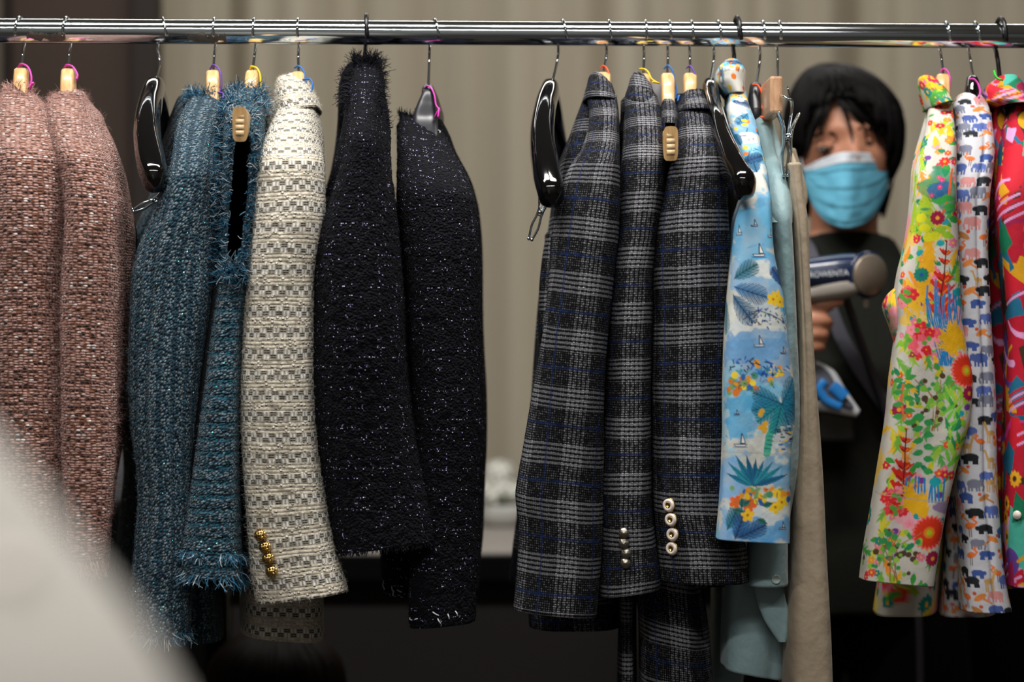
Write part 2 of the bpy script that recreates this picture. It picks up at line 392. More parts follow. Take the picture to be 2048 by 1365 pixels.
# ------------------------------------------------------------------ garment tube
class G: pass
def tube(name, rows, dep, mat, parent, N=96, dz=0.003, e=0.85, amp=0.003, fine=0.0, seed=0, skew=((0, 0),), yo=0.0, sight=False, dxfar=0.0,
         hollow=0.05, top='close', front_dense=False, paint=None, hole=None, mirror=None, folds=None, freq=(9.0, 5.0), zfront=False):
    g = G(); rows = sorted(rows); pr = np.array([r[0] for r in rows], float)
    K = max(6, int((pr[-1] - pr[0]) / 1700.0 / dz)); py = np.linspace(pr[0], pr[-1], K)
    xl = pchip(pr, [r[1] for r in rows], py); xr = pchip(pr, [r[2] for r in rows], py)
    dp = [d[0] for d in dep]; yf = pchip(dp, [d[1] for d in dep], py); yb = pchip(dp, [d[2] for d in dep], py)
    sk = pchip([s[0] for s in skew], [s[1] for s in skew], py)
    cx, w = (xl + xr) / 2, (xr - xl) / 2
    yc = (yf + yb) / 2 + yo; wy = (yb - yf) / 2
    if front_dense:
        td = np.linspace(-np.pi, np.pi, 8001)               # even spacing along the cloth, closer on the visible half
        xd = np.sign(np.sin(td)) * np.abs(np.sin(td)) ** e; yd = 0.55 * np.sign(np.cos(td)) * np.abs(np.cos(td)) ** e
        wd = np.where(np.cos(td[1:]) > 0, 2.2, 1.0) * np.hypot(np.diff(xd), np.diff(yd)); ad = np.r_[0, np.cumsum(wd)]
        th = np.interp(np.linspace(0, ad[-1], N + 1), ad, td)
    else: th = np.linspace(-np.pi, np.pi, N + 1)
    sx = np.sign(np.sin(th)) * np.abs(np.sin(th)) ** e; sy = np.sign(np.cos(th)) * np.abs(np.cos(th)) ** e
    if mirror is not None: sxm = sx
    PX = cx[:, None] + w[:, None] * sx[None]; Y = yc[:, None] - wy[:, None] * sy[None]
    sc = ((D0 + (Y if sight else yc[:, None] + 0 * Y)) / D0 / PXM)
    PXs = PX + (dxfar * (Y - Y.min()) / max(1e-6, Y.max() - Y.min()) if dxfar else 0)
    Xw = (PXs - 1024) * sc
    scz = ((D0 + (yf + yo + 0.02 if zfront else yc)) / D0 / PXM)[:, None]
    Zw = ZC + (682.5 - (py[:, None] + sk[:, None] * (PX - cx[:, None]))) * scz
    V = np.stack([Xw, Y, Zw], -1)
    dr = np.linalg.norm(np.diff(V, axis=1), axis=2); cu = np.concatenate([np.zeros((K, 1)), np.cumsum(dr, 1)], 1)
    mid = np.argmin(np.abs(th)); u = cu - cu[:, mid:mid + 1]
    fv = V[:, mid]; v = np.r_[0, np.cumsum(np.linalg.norm(np.diff(fv, axis=0), axis=1))]
    v2 = v[:, None] + sk[:, None] * 0
    nx = sx / np.maximum(1e-6, 1.0); nrm = np.stack([np.broadcast_to(np.sin(th), Y.shape), np.broadcast_to(-np.cos(th), Y.shape), 0 * Y], -1)
    d = amp * (vnoise(u * freq[0] + 50, v2 * freq[1] + seed * 3.1, seed) + 0.5 * vnoise(u * freq[0] * 2.6 + 9, v2 * freq[1] * 2.2, seed + 5) + 0.8 * vnoise(u * freq[0] * 1.8 + v2 * 6, v2 * 1.5, seed + 9))
    if folds:                                              # (u0, v0, du, dv, len, depth): long soft creases
        for (u0, v0, su, sv, dpt) in folds:
            d = d + dpt * np.exp(-((u - u0) / su) ** 2 - ((v2 - v0) / sv) ** 2)
    if fine > 0:
        d = d + fine * (vnoise(u * 260, v2 * 260, seed + 2) + 0.6 * vnoise(u * 520, v2 * 520, seed + 3))
    V = V + nrm * d[..., None]
    V[:, -1] = V[:, 0]
    Vl, ul, vl = [V], [u], [np.broadcast_to(v2, u.shape)]
    if hollow:
        ck = V[-1].mean(0); n_in = 6; kk = int(min(K - 1, hollow / dz))
        for q in range(n_in):
            src = V[K - 1 - int(kk * q / (n_in - 1))]; c0 = src.mean(0); nv = c0 + (src - c0) * np.array([0.93, 0.93, 1]); 
            Vl.append(nv[None]); ul.append(u[-1:]); vl.append(np.full((1, N + 1), v[-1] + 0.002 * (q + 1)))
    else: n_in = 0
    n_top = 0
    if top == 'close':
        c0 = V[0].mean(0); ss = [0.03, 0.35, 0.65, 0.86]; rz = min(0.012, 0.4 * (w[0] * scz[0, 0]))
        tops = []
        for s in ss: tops.append(c0 + (V[0] - c0) * np.array([s, s, 1]) + np.array([0, 0, rz * math.sqrt(1 - s * s)]))
        Vl.insert(0, np.stack(tops)); ul.insert(0, np.stack([u[0] * s for s in ss])); vl.insert(0, np.stack([np.full(N + 1, -rz * (1 - s)) for s in ss])); n_top = 4
    VV = np.concatenate(Vl, 0); UU = np.concatenate(ul, 0); WW = np.concatenate(vl, 0)
    R = len(VV); i, j = np.meshgrid(np.arange(R - 1), np.arange(N), indexing='ij')
    F = np.stack([i * (N + 1) + j, (i + 1) * (N + 1) + j, (i + 1) * (N + 1) + j + 1, i * (N + 1) + j + 1], -1)
    g.V, g.nrm, g.py, g.cx, g.w, g.v, g.u, g.th, g.K, g.N, g.scz, g.mid = V, nrm, py, cx, w, v, u, th, K, N, scz[:, 0], mid
    g.PX = PX
    def uv_of(px, pyy):
        k = np.interp(pyy, py, np.arange(K)); ki = int(round(float(k)))
        row = PX[ki]; f = slice(np.searchsorted(th, -np.pi / 2), np.searchsorted(th, np.pi / 2) + 1)
        return float(np.interp(px, row[f], u[ki][f])), float(np.interp(pyy, py, v))
    g.uv = uv_of
    if hole is not None:
        keep = np.ones(F.shape[:2], bool); sub = hole(PX, np.broadcast_to(py[:, None], PX.shape), Y - yc[:, None])
        keep[n_top:n_top + K - 1] = ~(sub[:-1, :-1] & sub[1:, 1:])
        F = F[keep]
    F = F.reshape(-1, 4)
    colr = None
    if paint is not None: colr = paint(g, UU.ravel(), WW.ravel())
    V3 = VV.reshape(-1, 3)
    if mirror is not None:                                  # far twin: reflected about the hanger plane, moved along the line of sight
        y0, dpx = mirror; V3 = V3.copy(); s_old = (D0 + V3[:, 1]) / D0; V3[:, 1] = 2 * y0 - V3[:, 1]
        s_new = (D0 + V3[:, 1]) / D0
        V3[:, 0] = V3[:, 0] * (s_new / s_old) + dpx / PXM; F = F[:, ::-1]
    uvv = np.stack([UU.ravel(), WW.ravel()], 1)
    g.o = mesh_np(name, V3, F, mat, parent, uv=uvv, col=colr)
    return g
def surf(g, r, t):
    """point + outward normal on a tube at row index r, column index t (float arrays)"""
    r = np.clip(r, 0, g.K - 1); t = np.clip(t, 0, g.N)
    r0 = np.floor(r).astype(int).clip(0, g.K - 2); t0 = np.floor(t).astype(int).clip(0, g.N - 1); a = (r - r0)[:, None]; b = (t - t0)[:, None]
    Vv = g.V
    p = (Vv[r0, t0] * (1 - b) + Vv[r0, t0 + 1] * b) * (1 - a) + (Vv[r0 + 1, t0] * (1 - b) + Vv[r0 + 1, t0 + 1] * b) * a
    return p, g.nrm[r0, t0]
def row_of(g, py): return np.interp(py, g.py, np.arange(g.K))
def col_of(g, px, r):
    f0, f1 = np.searchsorted(g.th, -np.pi / 2), np.searchsorted(g.th, np.pi / 2) + 1
    return np.array([np.interp(a, g.PX[int(k)][f0:f1], np.arange(f0, f1)) for a, k in zip(np.atleast_1d(px), np.atleast_1d(r))])
def fuzz(name, g, n, L, rad, mat, parent, seed=1, curl=0.6, front=1.7, out=0.6, rows=None):
    r = np.random.default_rng(seed); rr = r.uniform(0 if rows is None else row_of(g, rows[0]), g.K - 1 if rows is None else row_of(g, rows[1]), n)
    th = r.uniform(-front, front, n); tt = np.interp(th, g.th, np.arange(g.N + 1))
    p, nn = surf(g, rr, tt); d = nn * out + r.normal(size=(n, 3)) * 0.6
    return strands(name, p - nn * 0.0005, d, L * r.uniform(0.4, 1.2, n), rad, mat, parent, curl, 3, seed)
def fringe_row(name, g, py0, n, L, rad, mat, parent, seed=2, th=(-1.9, 1.9), down=1.0, outw=0.5, jit=4.0, curl=0.35, side=0.35, slope=0.0):
    r = np.random.default_rng(seed); t = r.uniform(th[0], th[1], n); tt = np.interp(t, g.th, np.arange(g.N + 1))
    rr = row_of(g, py0 + r.normal(0, jit, n) + slope * t); p, nn = surf(g, rr, tt)
    d = nn * outw + np.array([0, 0, -down]) + r.normal(size=(n, 3)) * side
    return strands(name, p - nn * 0.001, d, L * r.uniform(0.5, 1.25, n), rad * r.uniform(0.7, 1.3, n), mat, parent, curl, 4, seed)
def fringe_line(name, g, pts, n, L, rad, mat, parent, seed=3, dirpx=(0, 0), jit=3.0, outw=0.7, side=0.5, curl=0.4):
    """threads along a polyline given in cloth rows/columns (photo px of the tube)"""
    r = np.random.default_rng(seed); pts = np.array(pts, float); dd = np.r_[0, np.cumsum(np.linalg.norm(np.diff(pts, axis=0), axis=1))]
    s = r.uniform(0, dd[-1], n); qx = np.interp(s, dd, pts[:, 0]) + r.normal(0, jit, n); qy = np.interp(s, dd, pts[:, 1]) + r.normal(0, jit, n)
    rr = row_of(g, qy); tt = col_of(g, qx, rr); p, nn = surf(g, rr, tt)
    d = nn * outw + np.array([dirpx[0], 0, dirpx[1]]) + r.normal(size=(n, 3)) * side
    return strands(name, p - nn * 0.001, d, L * r.uniform(0.5, 1.25, n), rad * r.uniform(0.7, 1.3, n), mat, parent, curl, 4, seed)

# ------------------------------------------------------------------ the room
def struct(o): o['kind'] = 'structure'; return o
M['floor'] = plain('dark_carpet', (46, 40, 36), 0.9, scale=60, bmp=0.002)
M['ceil'] = plain('ceiling_paint', (205, 204, 200), 0.9, var=0.03)
M['wallf'] = plain('front_wall_paint', (104, 104, 102), 0.9, var=0.03)
M['wallp'] = plain('wall_paint', (120, 112, 100), 0.9, var=0.05)
M['brown'] = plain('dark_brown_panel', (68, 52, 43), 0.7, var=0.12, scale=6)
M['brown2'] = plain('dark_brown_post', (40, 30, 25), 0.7, var=0.1, scale=6)
def m_curtain():
    m, b = new_mat('beige_curtain'); u, v, w = uvs()
    s = noise(vec(u * 9.0, 0.0), 1.0, 3.0); rib = noise(vec(u * 300.0, v * 900.0), 1.0, 1.0)
    put(b.inputs['Base Color'], mixc(sstep(s, 0.25, 0.75), lin(158, 147, 128), lin(190, 182, 164))); b.inputs['Roughness'].default_value = 0.9
    b.inputs['Specular IOR Level'].default_value = 0.1; bump(b, rib, 0.0008); return m
M['curtain'] = m_curtain()
RX, RY0, RY1 = 3.0, -3.6, 2.15
struct(box('floor', (-RX, RY0, -0.05), (RX, RY1, 0), M['floor']))
struct(box('ceiling', (-RX, RY0, CEIL), (RX, RY1, CEIL + 0.05), M['ceil']))
struct(box('wall_back', (-RX, RY1, 0), (RX, RY1 + 0.05, CEIL), M['wallp']))
struct(box('wall_left', (-RX - 0.05, RY0, 0), (-RX, RY1, CEIL), M['wallp']))
struct(box('wall_right', (RX, RY0, 0), (RX + 0.05, RY1, CEIL), M['wallp']))
struct(box('wall_front', (-RX, RY0 - 0.05, 0), (RX, RY0, CEIL), M['wallf']))
# pleated curtain along the back wall
def curtain(name, x0, x1, y, seed, label):
    n = int((x1 - x0) / 0.006); x = np.linspace(x0, x1, n); z = np.linspace(0.01, CEIL - 0.03, 24)
    s = x * 16 + 2.2 * vnoise(x * 2.3, 0 * x, seed); f = 0.032 * np.sin(s) + 0.018 * np.sin(2.3 * s + 1.0) + 0.012 * vnoise(x * 9, 0 * x, seed + 1)
    YY = y + f[None] * (0.85 + 0.15 * np.sin(z * 1.3))[:, None] + 0.004 * vnoise(x[None] * 4, z[:, None] * 2, seed + 2)
    V = np.stack([np.broadcast_to(x[None], YY.shape), YY, np.broadcast_to(z[:, None], YY.shape)], -1).reshape(-1, 3)
    arc = np.r_[0, np.cumsum(np.hypot(np.diff(x), np.diff(f)))]
    uv = np.stack([np.broadcast_to(arc[None], YY.shape), np.broadcast_to(z[:, None], YY.shape)], -1).reshape(-1, 2)
    i, j = np.meshgrid(np.arange(23), np.arange(n - 1), indexing='ij')
    F = np.stack([i * n + j, i * n + j + 1, (i + 1) * n + j + 1, (i + 1) * n + j], -1).reshape(-1, 4)
    o = mesh_np(name, V, F, M['curtain'], None, uv=uv)
    md = o.modifiers.new('thickness', 'SOLIDIFY'); md.thickness = 0.003; md.offset = 1
    return tag(o, label, 'curtain')
xe = P(310, 600, 1.95).x
curtain('curtain', xe - 0.02, 2.9, 2.03, 11, 'long pleated beige curtain across the back of the room')
curtain('curtain', -2.9, P(14, 600, 1.9).x, 2.03, 12, 'strip of beige curtain at the far left beyond the dark brown screen')
# dark brown screen behind the pink jackets
scr = thing('folding_screen', 'dark brown panelled screen standing behind the pink jackets', 'screen', (P(160, 700, 1.85).x, 1.85, 0))
box('panel', (P(14, 0, 1.8).x, 1.84, 0.02), (P(258, 0, 1.8).x, 1.88, CEIL - 0.12), M['brown'], scr, 0.004)
box('post', (P(260, 0, 1.8).x, 1.80, 0.0), (P(311, 0, 1.8).x, 1.89, CEIL - 0.12), M['brown2'], scr, 0.006)
box('post', (P(2, 0, 1.8).x, 1.80, 0.0), (P(13, 0, 1.8).x, 1.89, CEIL - 0.12), M['brown2'], scr, 0.004)
# ceiling light fittings (their lamps are the area lights at the top)
M['fit'] = plain('white_metal', (215, 215, 212), 0.5, var=0.02)
for i, (lo, sz, pwr) in enumerate(LIGHTS):
    lab = ['white linear ceiling light above the rail on the left', 'white linear ceiling light above the rail on the right',
           'white linear ceiling light behind the camera', 'unseen ceiling light added to light the person and the curtain'][i]
    t = thing('ceiling_light', lab, 'ceiling light', (lo[0], lo[1], CEIL))
    hx, hy = sz[0] / 2, sz[1] / 2
    box('housing', (lo[0] - hx - 0.03, lo[1] - hy - 0.03, CEIL - 0.04), (lo[0] + hx + 0.03, lo[1] + hy + 0.03, CEIL - 0.001), M['fit'], t, 0.004)

# console table with flowers
M['tabletop'] = plain('grey_tabletop', (160, 154, 148), 0.5, var=0.05, scale=8)
M['tableedge'] = plain('black_table_edge', (4, 4, 4), 0.6, spec=0.1)
M['tablewood'] = plain('dark_table_front', (20, 14, 11), 0.8, var=0.2, scale=5)
tx0, tx1, ty0, ty1, tz = P(432, 0, 1.2).x, P(1560, 0, 1.2).x, 1.2, 1.86, P(0, 1105, 1.2).z
tab = thing('console_table', 'long grey topped console table with black edge against the curtain', 'table', ((tx0 + tx1) / 2, 1.5, 0))
box('tabletop', (tx0, ty0 + 0.004, tz - 0.006), (tx1, ty1, tz), M['tabletop'], tab, 0.002)
box('apron', (tx0 + 0.001, ty0, tz - 0.052), (tx1 - 0.001, ty1 - 0.004, tz - 0.0065), M['tableedge'], tab, 0.003)
box('front_panel', (tx0 + 0.02, ty0 + 0.05, 0.0), (tx1 - 0.02, ty0 + 0.09, tz - 0.053), M['tablewood'], tab, 0.003)
for sx_ in (tx0 + 0.02, tx1 - 0.06): box('side_panel', (sx_, ty0 + 0.09, 0.0), (sx_ + 0.04, ty1 - 0.02, tz - 0.053), M['tablewood'], tab, 0.003)
M['petal'] = plain('white_petal', (236, 236, 226), 0.6, var=0.05); M['leafg'] = plain('flower_leaf', (70, 96, 62), 0.5); M['vase'] = plain('white_vase', (200, 200, 194), 0.3)
yv = 1.74; c0 = P(1004, 985, yv); sc = (D0 + yv) / D0 / PXM
fw = thing('flower_arrangement', 'low bowl of white flowers on the console table', 'flowers', (c0.x, yv, tz))
prof = [(0.0, 0.0), (0.035, 0.0), (0.05, 0.012), (0.056, 0.03), (0.05, 0.046), (0.046, 0.046), (0.046, 0.03), (0.0, 0.028)]
def lathe(name, prof, loc, mat, parent, ns=28, axis=None):
    pr = np.array(prof); th = np.linspace(0, 2 * np.pi, ns, endpoint=False)
    V = np.stack([pr[:, :1] * np.cos(th), pr[:, :1] * np.sin(th), np.repeat(pr[:, 1:], ns, 1)], -1).reshape(-1, 3)
    if axis is not None:
        q = Vector((0, 0, 1)).rotation_difference(Vector(axis)); R3 = np.array(q.to_matrix()); V = V @ R3.T
    V = V + np.array(loc); n = len(pr)
    i, j = np.meshgrid(np.arange(n - 1), np.arange(ns), indexing='ij'); j2 = (j + 1) % ns
    F = np.stack([i * ns + j, i * ns + j2, (i + 1) * ns + j2, (i + 1) * ns + j], -1).reshape(-1, 4)
    return mesh_np(name, V, F, mat, parent)
lathe('bowl', prof, (c0.x, yv, tz + 0.001), M['vase'], fw)
rf = np.random.default_rng(5)
for k in range(9):
    a = k * 2.4; rr = 0.032 * math.sqrt(k / 8.0); ctr = np.array([c0.x + rr * math.cos(a) * 1.25, yv + rr * math.sin(a), tz + 0.085 - 0.02 * k / 8 + (0.03 if k < 2 else 0)])
    Vs, Fs, q = [], [], 0
    for pnum in range(26):
        ph = pnum * 2.399; el = math.acos(1 - 1.5 * (pnum + .5) / 26); dv = np.array([math.sin(el) * math.cos(ph), math.sin(el) * math.sin(ph), math.cos(el)])
        tv = np.cross(dv, [0.3, 0.2, 1]); tv /= np.linalg.norm(tv); bv = np.cross(dv, tv)
        cc = ctr + dv * 0.022
        Vs += [cc - bv * .010 - dv * .004, cc + tv * .009, cc + bv * .011 + dv * .005, cc - tv * .009, cc + dv * .004]
        Fs += [[q, q + 1, q + 4], [q + 1, q + 2, q + 4], [q + 2, q + 3, q + 4], [q + 3, q, q + 4]]; q += 5
    mesh_np('bloom', np.array(Vs), np.array(Fs), M['petal'], fw)
for k in range(8):
    a = k * 0.79; d = Vector((math.cos(a), math.sin(a), 0.25)); b0 = Vector((c0.x, yv, tz + 0.05)) + d * 0.035
    tube_obj('leaf', [b0, b0 + d * 0.02 + Vector((0, 0, .004)), b0 + d * 0.04 - Vector((0, 0, .006))], [0.003, 0.011, 0.001], M['leafg'], fw, ns=8, rb=0.0015, up=d.cross(Vector((0, 0, 1))))

# low dark furniture far behind
M['blackfab'] = plain('black_cloth', (5, 5, 6), 0.9, var=0.2, scale=20, spec=0.1)
ba = P(1700, 900, 1.1); bb = P(2300, 1365, 1.1)
cab = thing('black_cabinet', 'black draped cabinet low behind the patterned shirts', 'cabinet', ((ba.x + bb.x) / 2, 1.3, 0))
box('body', (ba.x, 1.1, 0.04), (bb.x, 1.6, P(0, 960, 1.1).z), M['blackfab'], cab, 0.008)
box('plinth', (ba.x + 0.02, 1.12, 0.0), (bb.x - 0.02, 1.58, 0.039), M['black_plastic'], cab)
box('top', (ba.x - 0.01, 1.09, P(0, 960, 1.1).z + 0.001), (bb.x + 0.01, 1.61, P(0, 960, 1.1).z + 0.025), M['black_plastic'], cab, 0.004)
be = P(120, 860, 1.25); bf = P(428, 1365, 1.25)
ch = thing('black_bench', 'dark upholstered bench behind the pink and teal jackets', 'bench', ((be.x + bf.x) / 2, 1.4, 0))
hz = P(0, 1010, 1.25).z   # seat height
box('seat', (be.x, 1.25, hz - 0.10), (bf.x, 1.65, hz), M['blackfab'], ch, 0.02, 3)
box('base', (be.x + 0.02, 1.27, 0.0), (bf.x - 0.02, 1.63, hz - 0.101), M['tableedge'], ch, 0.005)
M['greybag'] = plain('grey_felt', (70, 70, 74), 0.8, bmp=0.002)
bag = thing('grey_bag', 'slumped dark grey bag on the bench behind the jackets', 'bag', (P(230, 0, 1.4).x, 1.4, hz))
bc = P(235, 0, 1.4).x
tube('bag_body', [(880, 190, 240), (900, 160, 285), (950, 150, 300), (1000, 155, 296)], [(880, -0.02, 0.02), (940, -0.07, 0.07), (1000, -0.08, 0.08)], M['greybag'], bag, N=40, yo=1.43, hollow=0, amp=0.006)
tube_obj('handle', [P(190, 890, 1.43), P(200, 850, 1.43), P(235, 842, 1.43), P(262, 890, 1.43)], 0.006, M['blackfab'], bag)

# ------------------------------------------------------------------ clothes rail
RODZ = ZC + (682.5 - 67) / PXM; RR = 0.0153
rail = thing('clothes_rail', 'chrome clothes rail the garments hang from', 'clothes rail', (0, 0, 0))
xa, xb = -1.05, 1.05
ya, yb_ = 0.045 * xa / 1.28, 0.045 * xb / 1.28
pa, pb = np.array([xa, ya, RODZ]), np.array([xb, yb_, RODZ])
V, F = sweep(np.linspace(pa, pb, 40), RR, RR, (0, 0, 1), 48); mesh_np('rod', V, F, M['rod'], rail)
for s, pp in ((-1, pa), (1, pb)):
    tube_obj('upright', [(pp[0], pp[1], 0.07), (pp[0], pp[1], 0.9), (pp[0], pp[1], RODZ + 0.02)], 0.014, M['chrome'], rail, ns=20, up=(0, 1, 0))
    tube_obj('foot', [(pp[0], pp[1] - 0.3, 0.07), (pp[0], pp[1], 0.075), (pp[0], pp[1] + 0.3, 0.07)], 0.013, M['chrome'], rail, ns=16)
    for q in (-0.29, 0.29):
        lathe('castor', [(0.0, -0.03), (0.015, -0.03), (0.03, -0.022), (0.03, -0.0), (0.012, 0.0), (0.012, 0.012), (0, 0.012)], (pp[0], pp[1] + q, 0.031), M['black_plastic'], rail, 20)
# worn tape residue on the lower front of the rod
M['residue'] = plain('tape_residue', (98, 94, 88), 0.9, var=0.35, scale=160, bmp=0.001)
for (p0, p1, sd) in ((66, 142, 1), (380, 457, 2)):
    n, mm = 60, 7; xs = np.linspace(p0, p1, n); ph = np.linspace(-0.25, -0.95, mm); VV = []
    for i in range(mm):
        for x_ in xs:
            a = ph[i] + 0.22 * float(vnoise(x_ * 0.09, 3.0 * (i > 3), sd)) * (1 if i in (0, mm - 1) else 0.3) + 0.1 * float(vnoise(x_ * 0.4, i, sd))
            px = x_ + (3 * float(vnoise(i * 1.1, 1, sd)) if x_ in (xs[0], xs[-1]) else 0)
            yy = yrod(px); q = (px - 1024) / PXM
            VV.append((q, yy - (RR + 0.0005) * math.cos(a), RODZ + (RR + 0.0005) * math.sin(a)))
    i, j = np.meshgrid(np.arange(mm - 1), np.arange(n - 1), indexing='ij')
    mesh_np('tape_residue', np.array(VV), np.stack([i * n + j, i * n + j + 1, (i + 1) * n + j + 1, (i + 1) * n + j], -1).reshape(-1, 4), M['residue'], rail)

# ------------------------------------------------------------------ hangers
def hook(parent, tip, stem, neck, mat, r=0.0016, rise=0.0, bend=0.0):
    """tip px on the rod front, stem px under the rod, neck (px,py) where it enters the hanger"""
    yr = yrod(stem); R = RR + r + 0.0002; pts = []
    for k in range(15):
        ph = math.radians(-28 + k * (180 + 28 + 52) / 14); px = tip + (stem - tip) * min(1, k / 12)
        q = (px - 1024) / PXM; s = max(0, math.sin(ph))
        pts.append((q, yr - R * math.cos(ph) * (1 + rise * 0.3 / RR), RODZ + R * math.sin(ph) + rise * s))
    q = (stem - 1024) / PXM; n = P(neck[0], neck[1], yr)
    pts.append((q, yr + 0.004, RODZ - R * 1.25))
    zz = RODZ - R * 1.25; 
    pts.append((q + (n.x - q) * 0.3 + bend, yr, zz * 0.62 + n.z * 0.38)); pts.append((n.x, yr, n.z)); pts.append((n.x, yr, n.z - 0.012))
    return tube_obj('hook', pts, r, mat, parent, n=80, ns=10)
def ribbon(parent, pts, col, y, r=0.0025):
    return tube_obj('ribbon_tie', [P(a, b, y + 0.0 - 0.004 * k) for k, (a, b) in enumerate(pts)], r, M['rib_' + col], parent, n=40, ns=8, rb=r * 0.45, up=(0, 1, 0))
def wood_hanger(label, tip, stem, neck, col, rib, tipy=0.125, drop=0.14, poke=False, near_dx=0, far_dx=0, w=0.0085, group=None):
    yr = yrod(stem); n = P(neck[0], neck[1], yr)
    t = thing('wooden_hanger', label, 'hanger', (n.x, yr, n.z), 'pale wooden hangers on the rail')
    hook(t, tip, stem, neck, M['chrome'])
    sl = -(neck[0] - 1024) * tipy / D0                      # turned into the line of its garment
    for s, dx in ((-1, near_dx + sl), (1, far_dx - sl)):
        prf = ((0.0, 0.011), (0.012, 0.014), (0.024, 0.040), (0.042, 0.078), (0.075, 0.112), (tipy, drop)) if not poke else ((0.0, 0.011), (0.012, 0.014), (0.026, 0.042), (0.07, 0.078), (0.15, drop - 0.008), (tipy, drop))
        pts = [(n.x, yr - s * 0.004, n.z - 0.011)] + [(n.x + a_ / tipy * dx / PXM, yr + s * a_, n.z - b_) for a_, b_ in prf[1:]]
        path = smooth_path(pts, 34); V, F = sweep(path, w, pchip([0, .2, 0.7, 1], [0.011, 0.014, 0.012, 0.020 if poke else 0.011], np.linspace(0, 1, 34)), (1, 0, 0), 20, 0.45)
        arm = mesh_np('arm', V, F, M['wood'], t); arm.data.set_sharp_from_angle(angle=0.8)
        if poke and s < 0:                                     # rubber strip on the exposed end
            for k in range(5):
                a = path[-1] + np.array([0, -0.0006, 0.016 - 0.0065 * k]); VV, FF = sweep(np.array([a - np.array([w * .55, 0, 0]), a + np.array([w * .55, 0, 0])]), 0.0027, 0.0006, (0, 0, 1), 8, 0.6); mesh_np('grip_ridge', VV, FF, M['pearl_grip'], arm)
        for k in range(7):                                     # ridged grip strip near the end of the arm
            f = 24 + k * 1.3; a = path[int(f)] + (path[int(f) + 1] - path[int(f)]) * (f % 1); tg = path[int(f) + 1] - path[int(f)]; tg /= np.linalg.norm(tg); up = np.cross([1, 0, 0], tg); up *= np.sign(up[2])
            VV, FF = sweep(np.array([a + up * 0.0112 - np.array([w * 0.55, 0, 0]), a + up * 0.0112 + np.array([w * 0.55, 0, 0])]), 0.0012, 0.0020, tuple(up), 8, 0.7)
            mesh_np('grip_ridge', VV, FF, M['pearl_grip'], arm)
    if rib: ribbon(t, rib, col, yr - 0.006)
    if 'silver' in label:
        a_ = P(1314, 190, yr + .01); box('swing_tag', (a_.x - .007, yr + .009, a_.z - .017), (a_.x + .006, yr + .0105, a_.z + .015), M['tag'], t, 0.0005)
    return t
M['pearl_grip'] = plain('clear_rubber_strip', (226, 196, 152), 0.35)
M['tag'] = plain('grey_card', (150, 152, 158), 0.6)
def rp(x, y, kind=0):
    """ribbon looped round the neck of a hanger and hanging to its right"""
    return [(x - 10, y + 2), (x - 5, y - 6), (x + 4, y - 5), (x + 11, y + 3), (x + 15, y + 18), (x + 17, y + 36), (x + 13, y + 52), (x + 21, y + 50), (x + 20, y + 62)]
W = [('left pink jacket', 43, 54, (43, 136), 'magenta', [(36, 138), (42, 128), (52, 131), (60, 142), (63, 160), (60, 178), (66, 165)], 0),
     ('right pink jacket', 137, 145, (137, 137), 'magenta', [(128, 138), (134, 130), (143, 132), (151, 141), (155, 152), (153, 160)], 0),
     ('teal jacket with long ribbed sleeve', 433, 432, (427, 140), 'purple', [(420, 140), (426, 130), (434, 134), (441, 146), (443, 170), (436, 190), (430, 184), (447, 188), (446, 200)], 0),
     ('sleeveless teal vest', 511, 512, (506, 140), 'yellow', [(500, 140), (503, 133), (513, 136), (520, 150), (522, 175), (522, 188), (526, 184)], -24),
     ('cream basketweave jacket', 599, 598, (597, 143), 'blue', [(590, 136), (596, 132), (606, 140), (611, 155), (612, 172), (606, 160), (618, 158), (625, 168), (622, 184), (614, 178)], 0),
     ('glen check jacket nearest the lacquered hanger', 1221, 1214, (1208, 144), 'orange', [(1202, 136), (1207, 132), (1214, 138), (1218, 150), (1220, 166)], 0),
     ('middle glen check jacket with silver buttons', 1293, 1289, (1287, 147), 'yellow', [(1281, 138), (1287, 138), (1296, 144), (1303, 158), (1316, 166), (1305, 164)], 0),
     ('sleeveless glen check dress', 1341, 1337, (1335, 146), 'blue', [(1329, 137), (1335, 131), (1344, 140), (1350, 165), (1353, 185), (1347, 200), (1358, 192), (1355, 204)], 6),
     ('glen check jacket with pearl buttons', 1386, 1381, (1380, 146), 'purple', [(1374, 136), (1379, 132), (1386, 140), (1391, 156), (1392, 182), (1397, 190)], 0)]
for (lb, tp, st, nk, colr, rb_, nd) in W:
    wood_hanger('pale wooden hanger with %s ribbon, holding the %s' % (colr, lb), tp, st, nk, colr, rb_, near_dx=nd,
                tipy=0.125 if nd == 0 else 0.215, drop=0.15 if nd == 0 else (0.090 if nd < 0 else 0.109), poke=nd != 0)
wood_hanger('pale wooden hanger with magenta ribbon, holding the botanical print shirt', 1903, 1889, (1886, 148), 'magenta', [(1882, 142), (1887, 138), (1895, 143), (1900, 158), (1900, 176), (1897, 190)], near_dx=-6, tipy=0.09, drop=0.13)

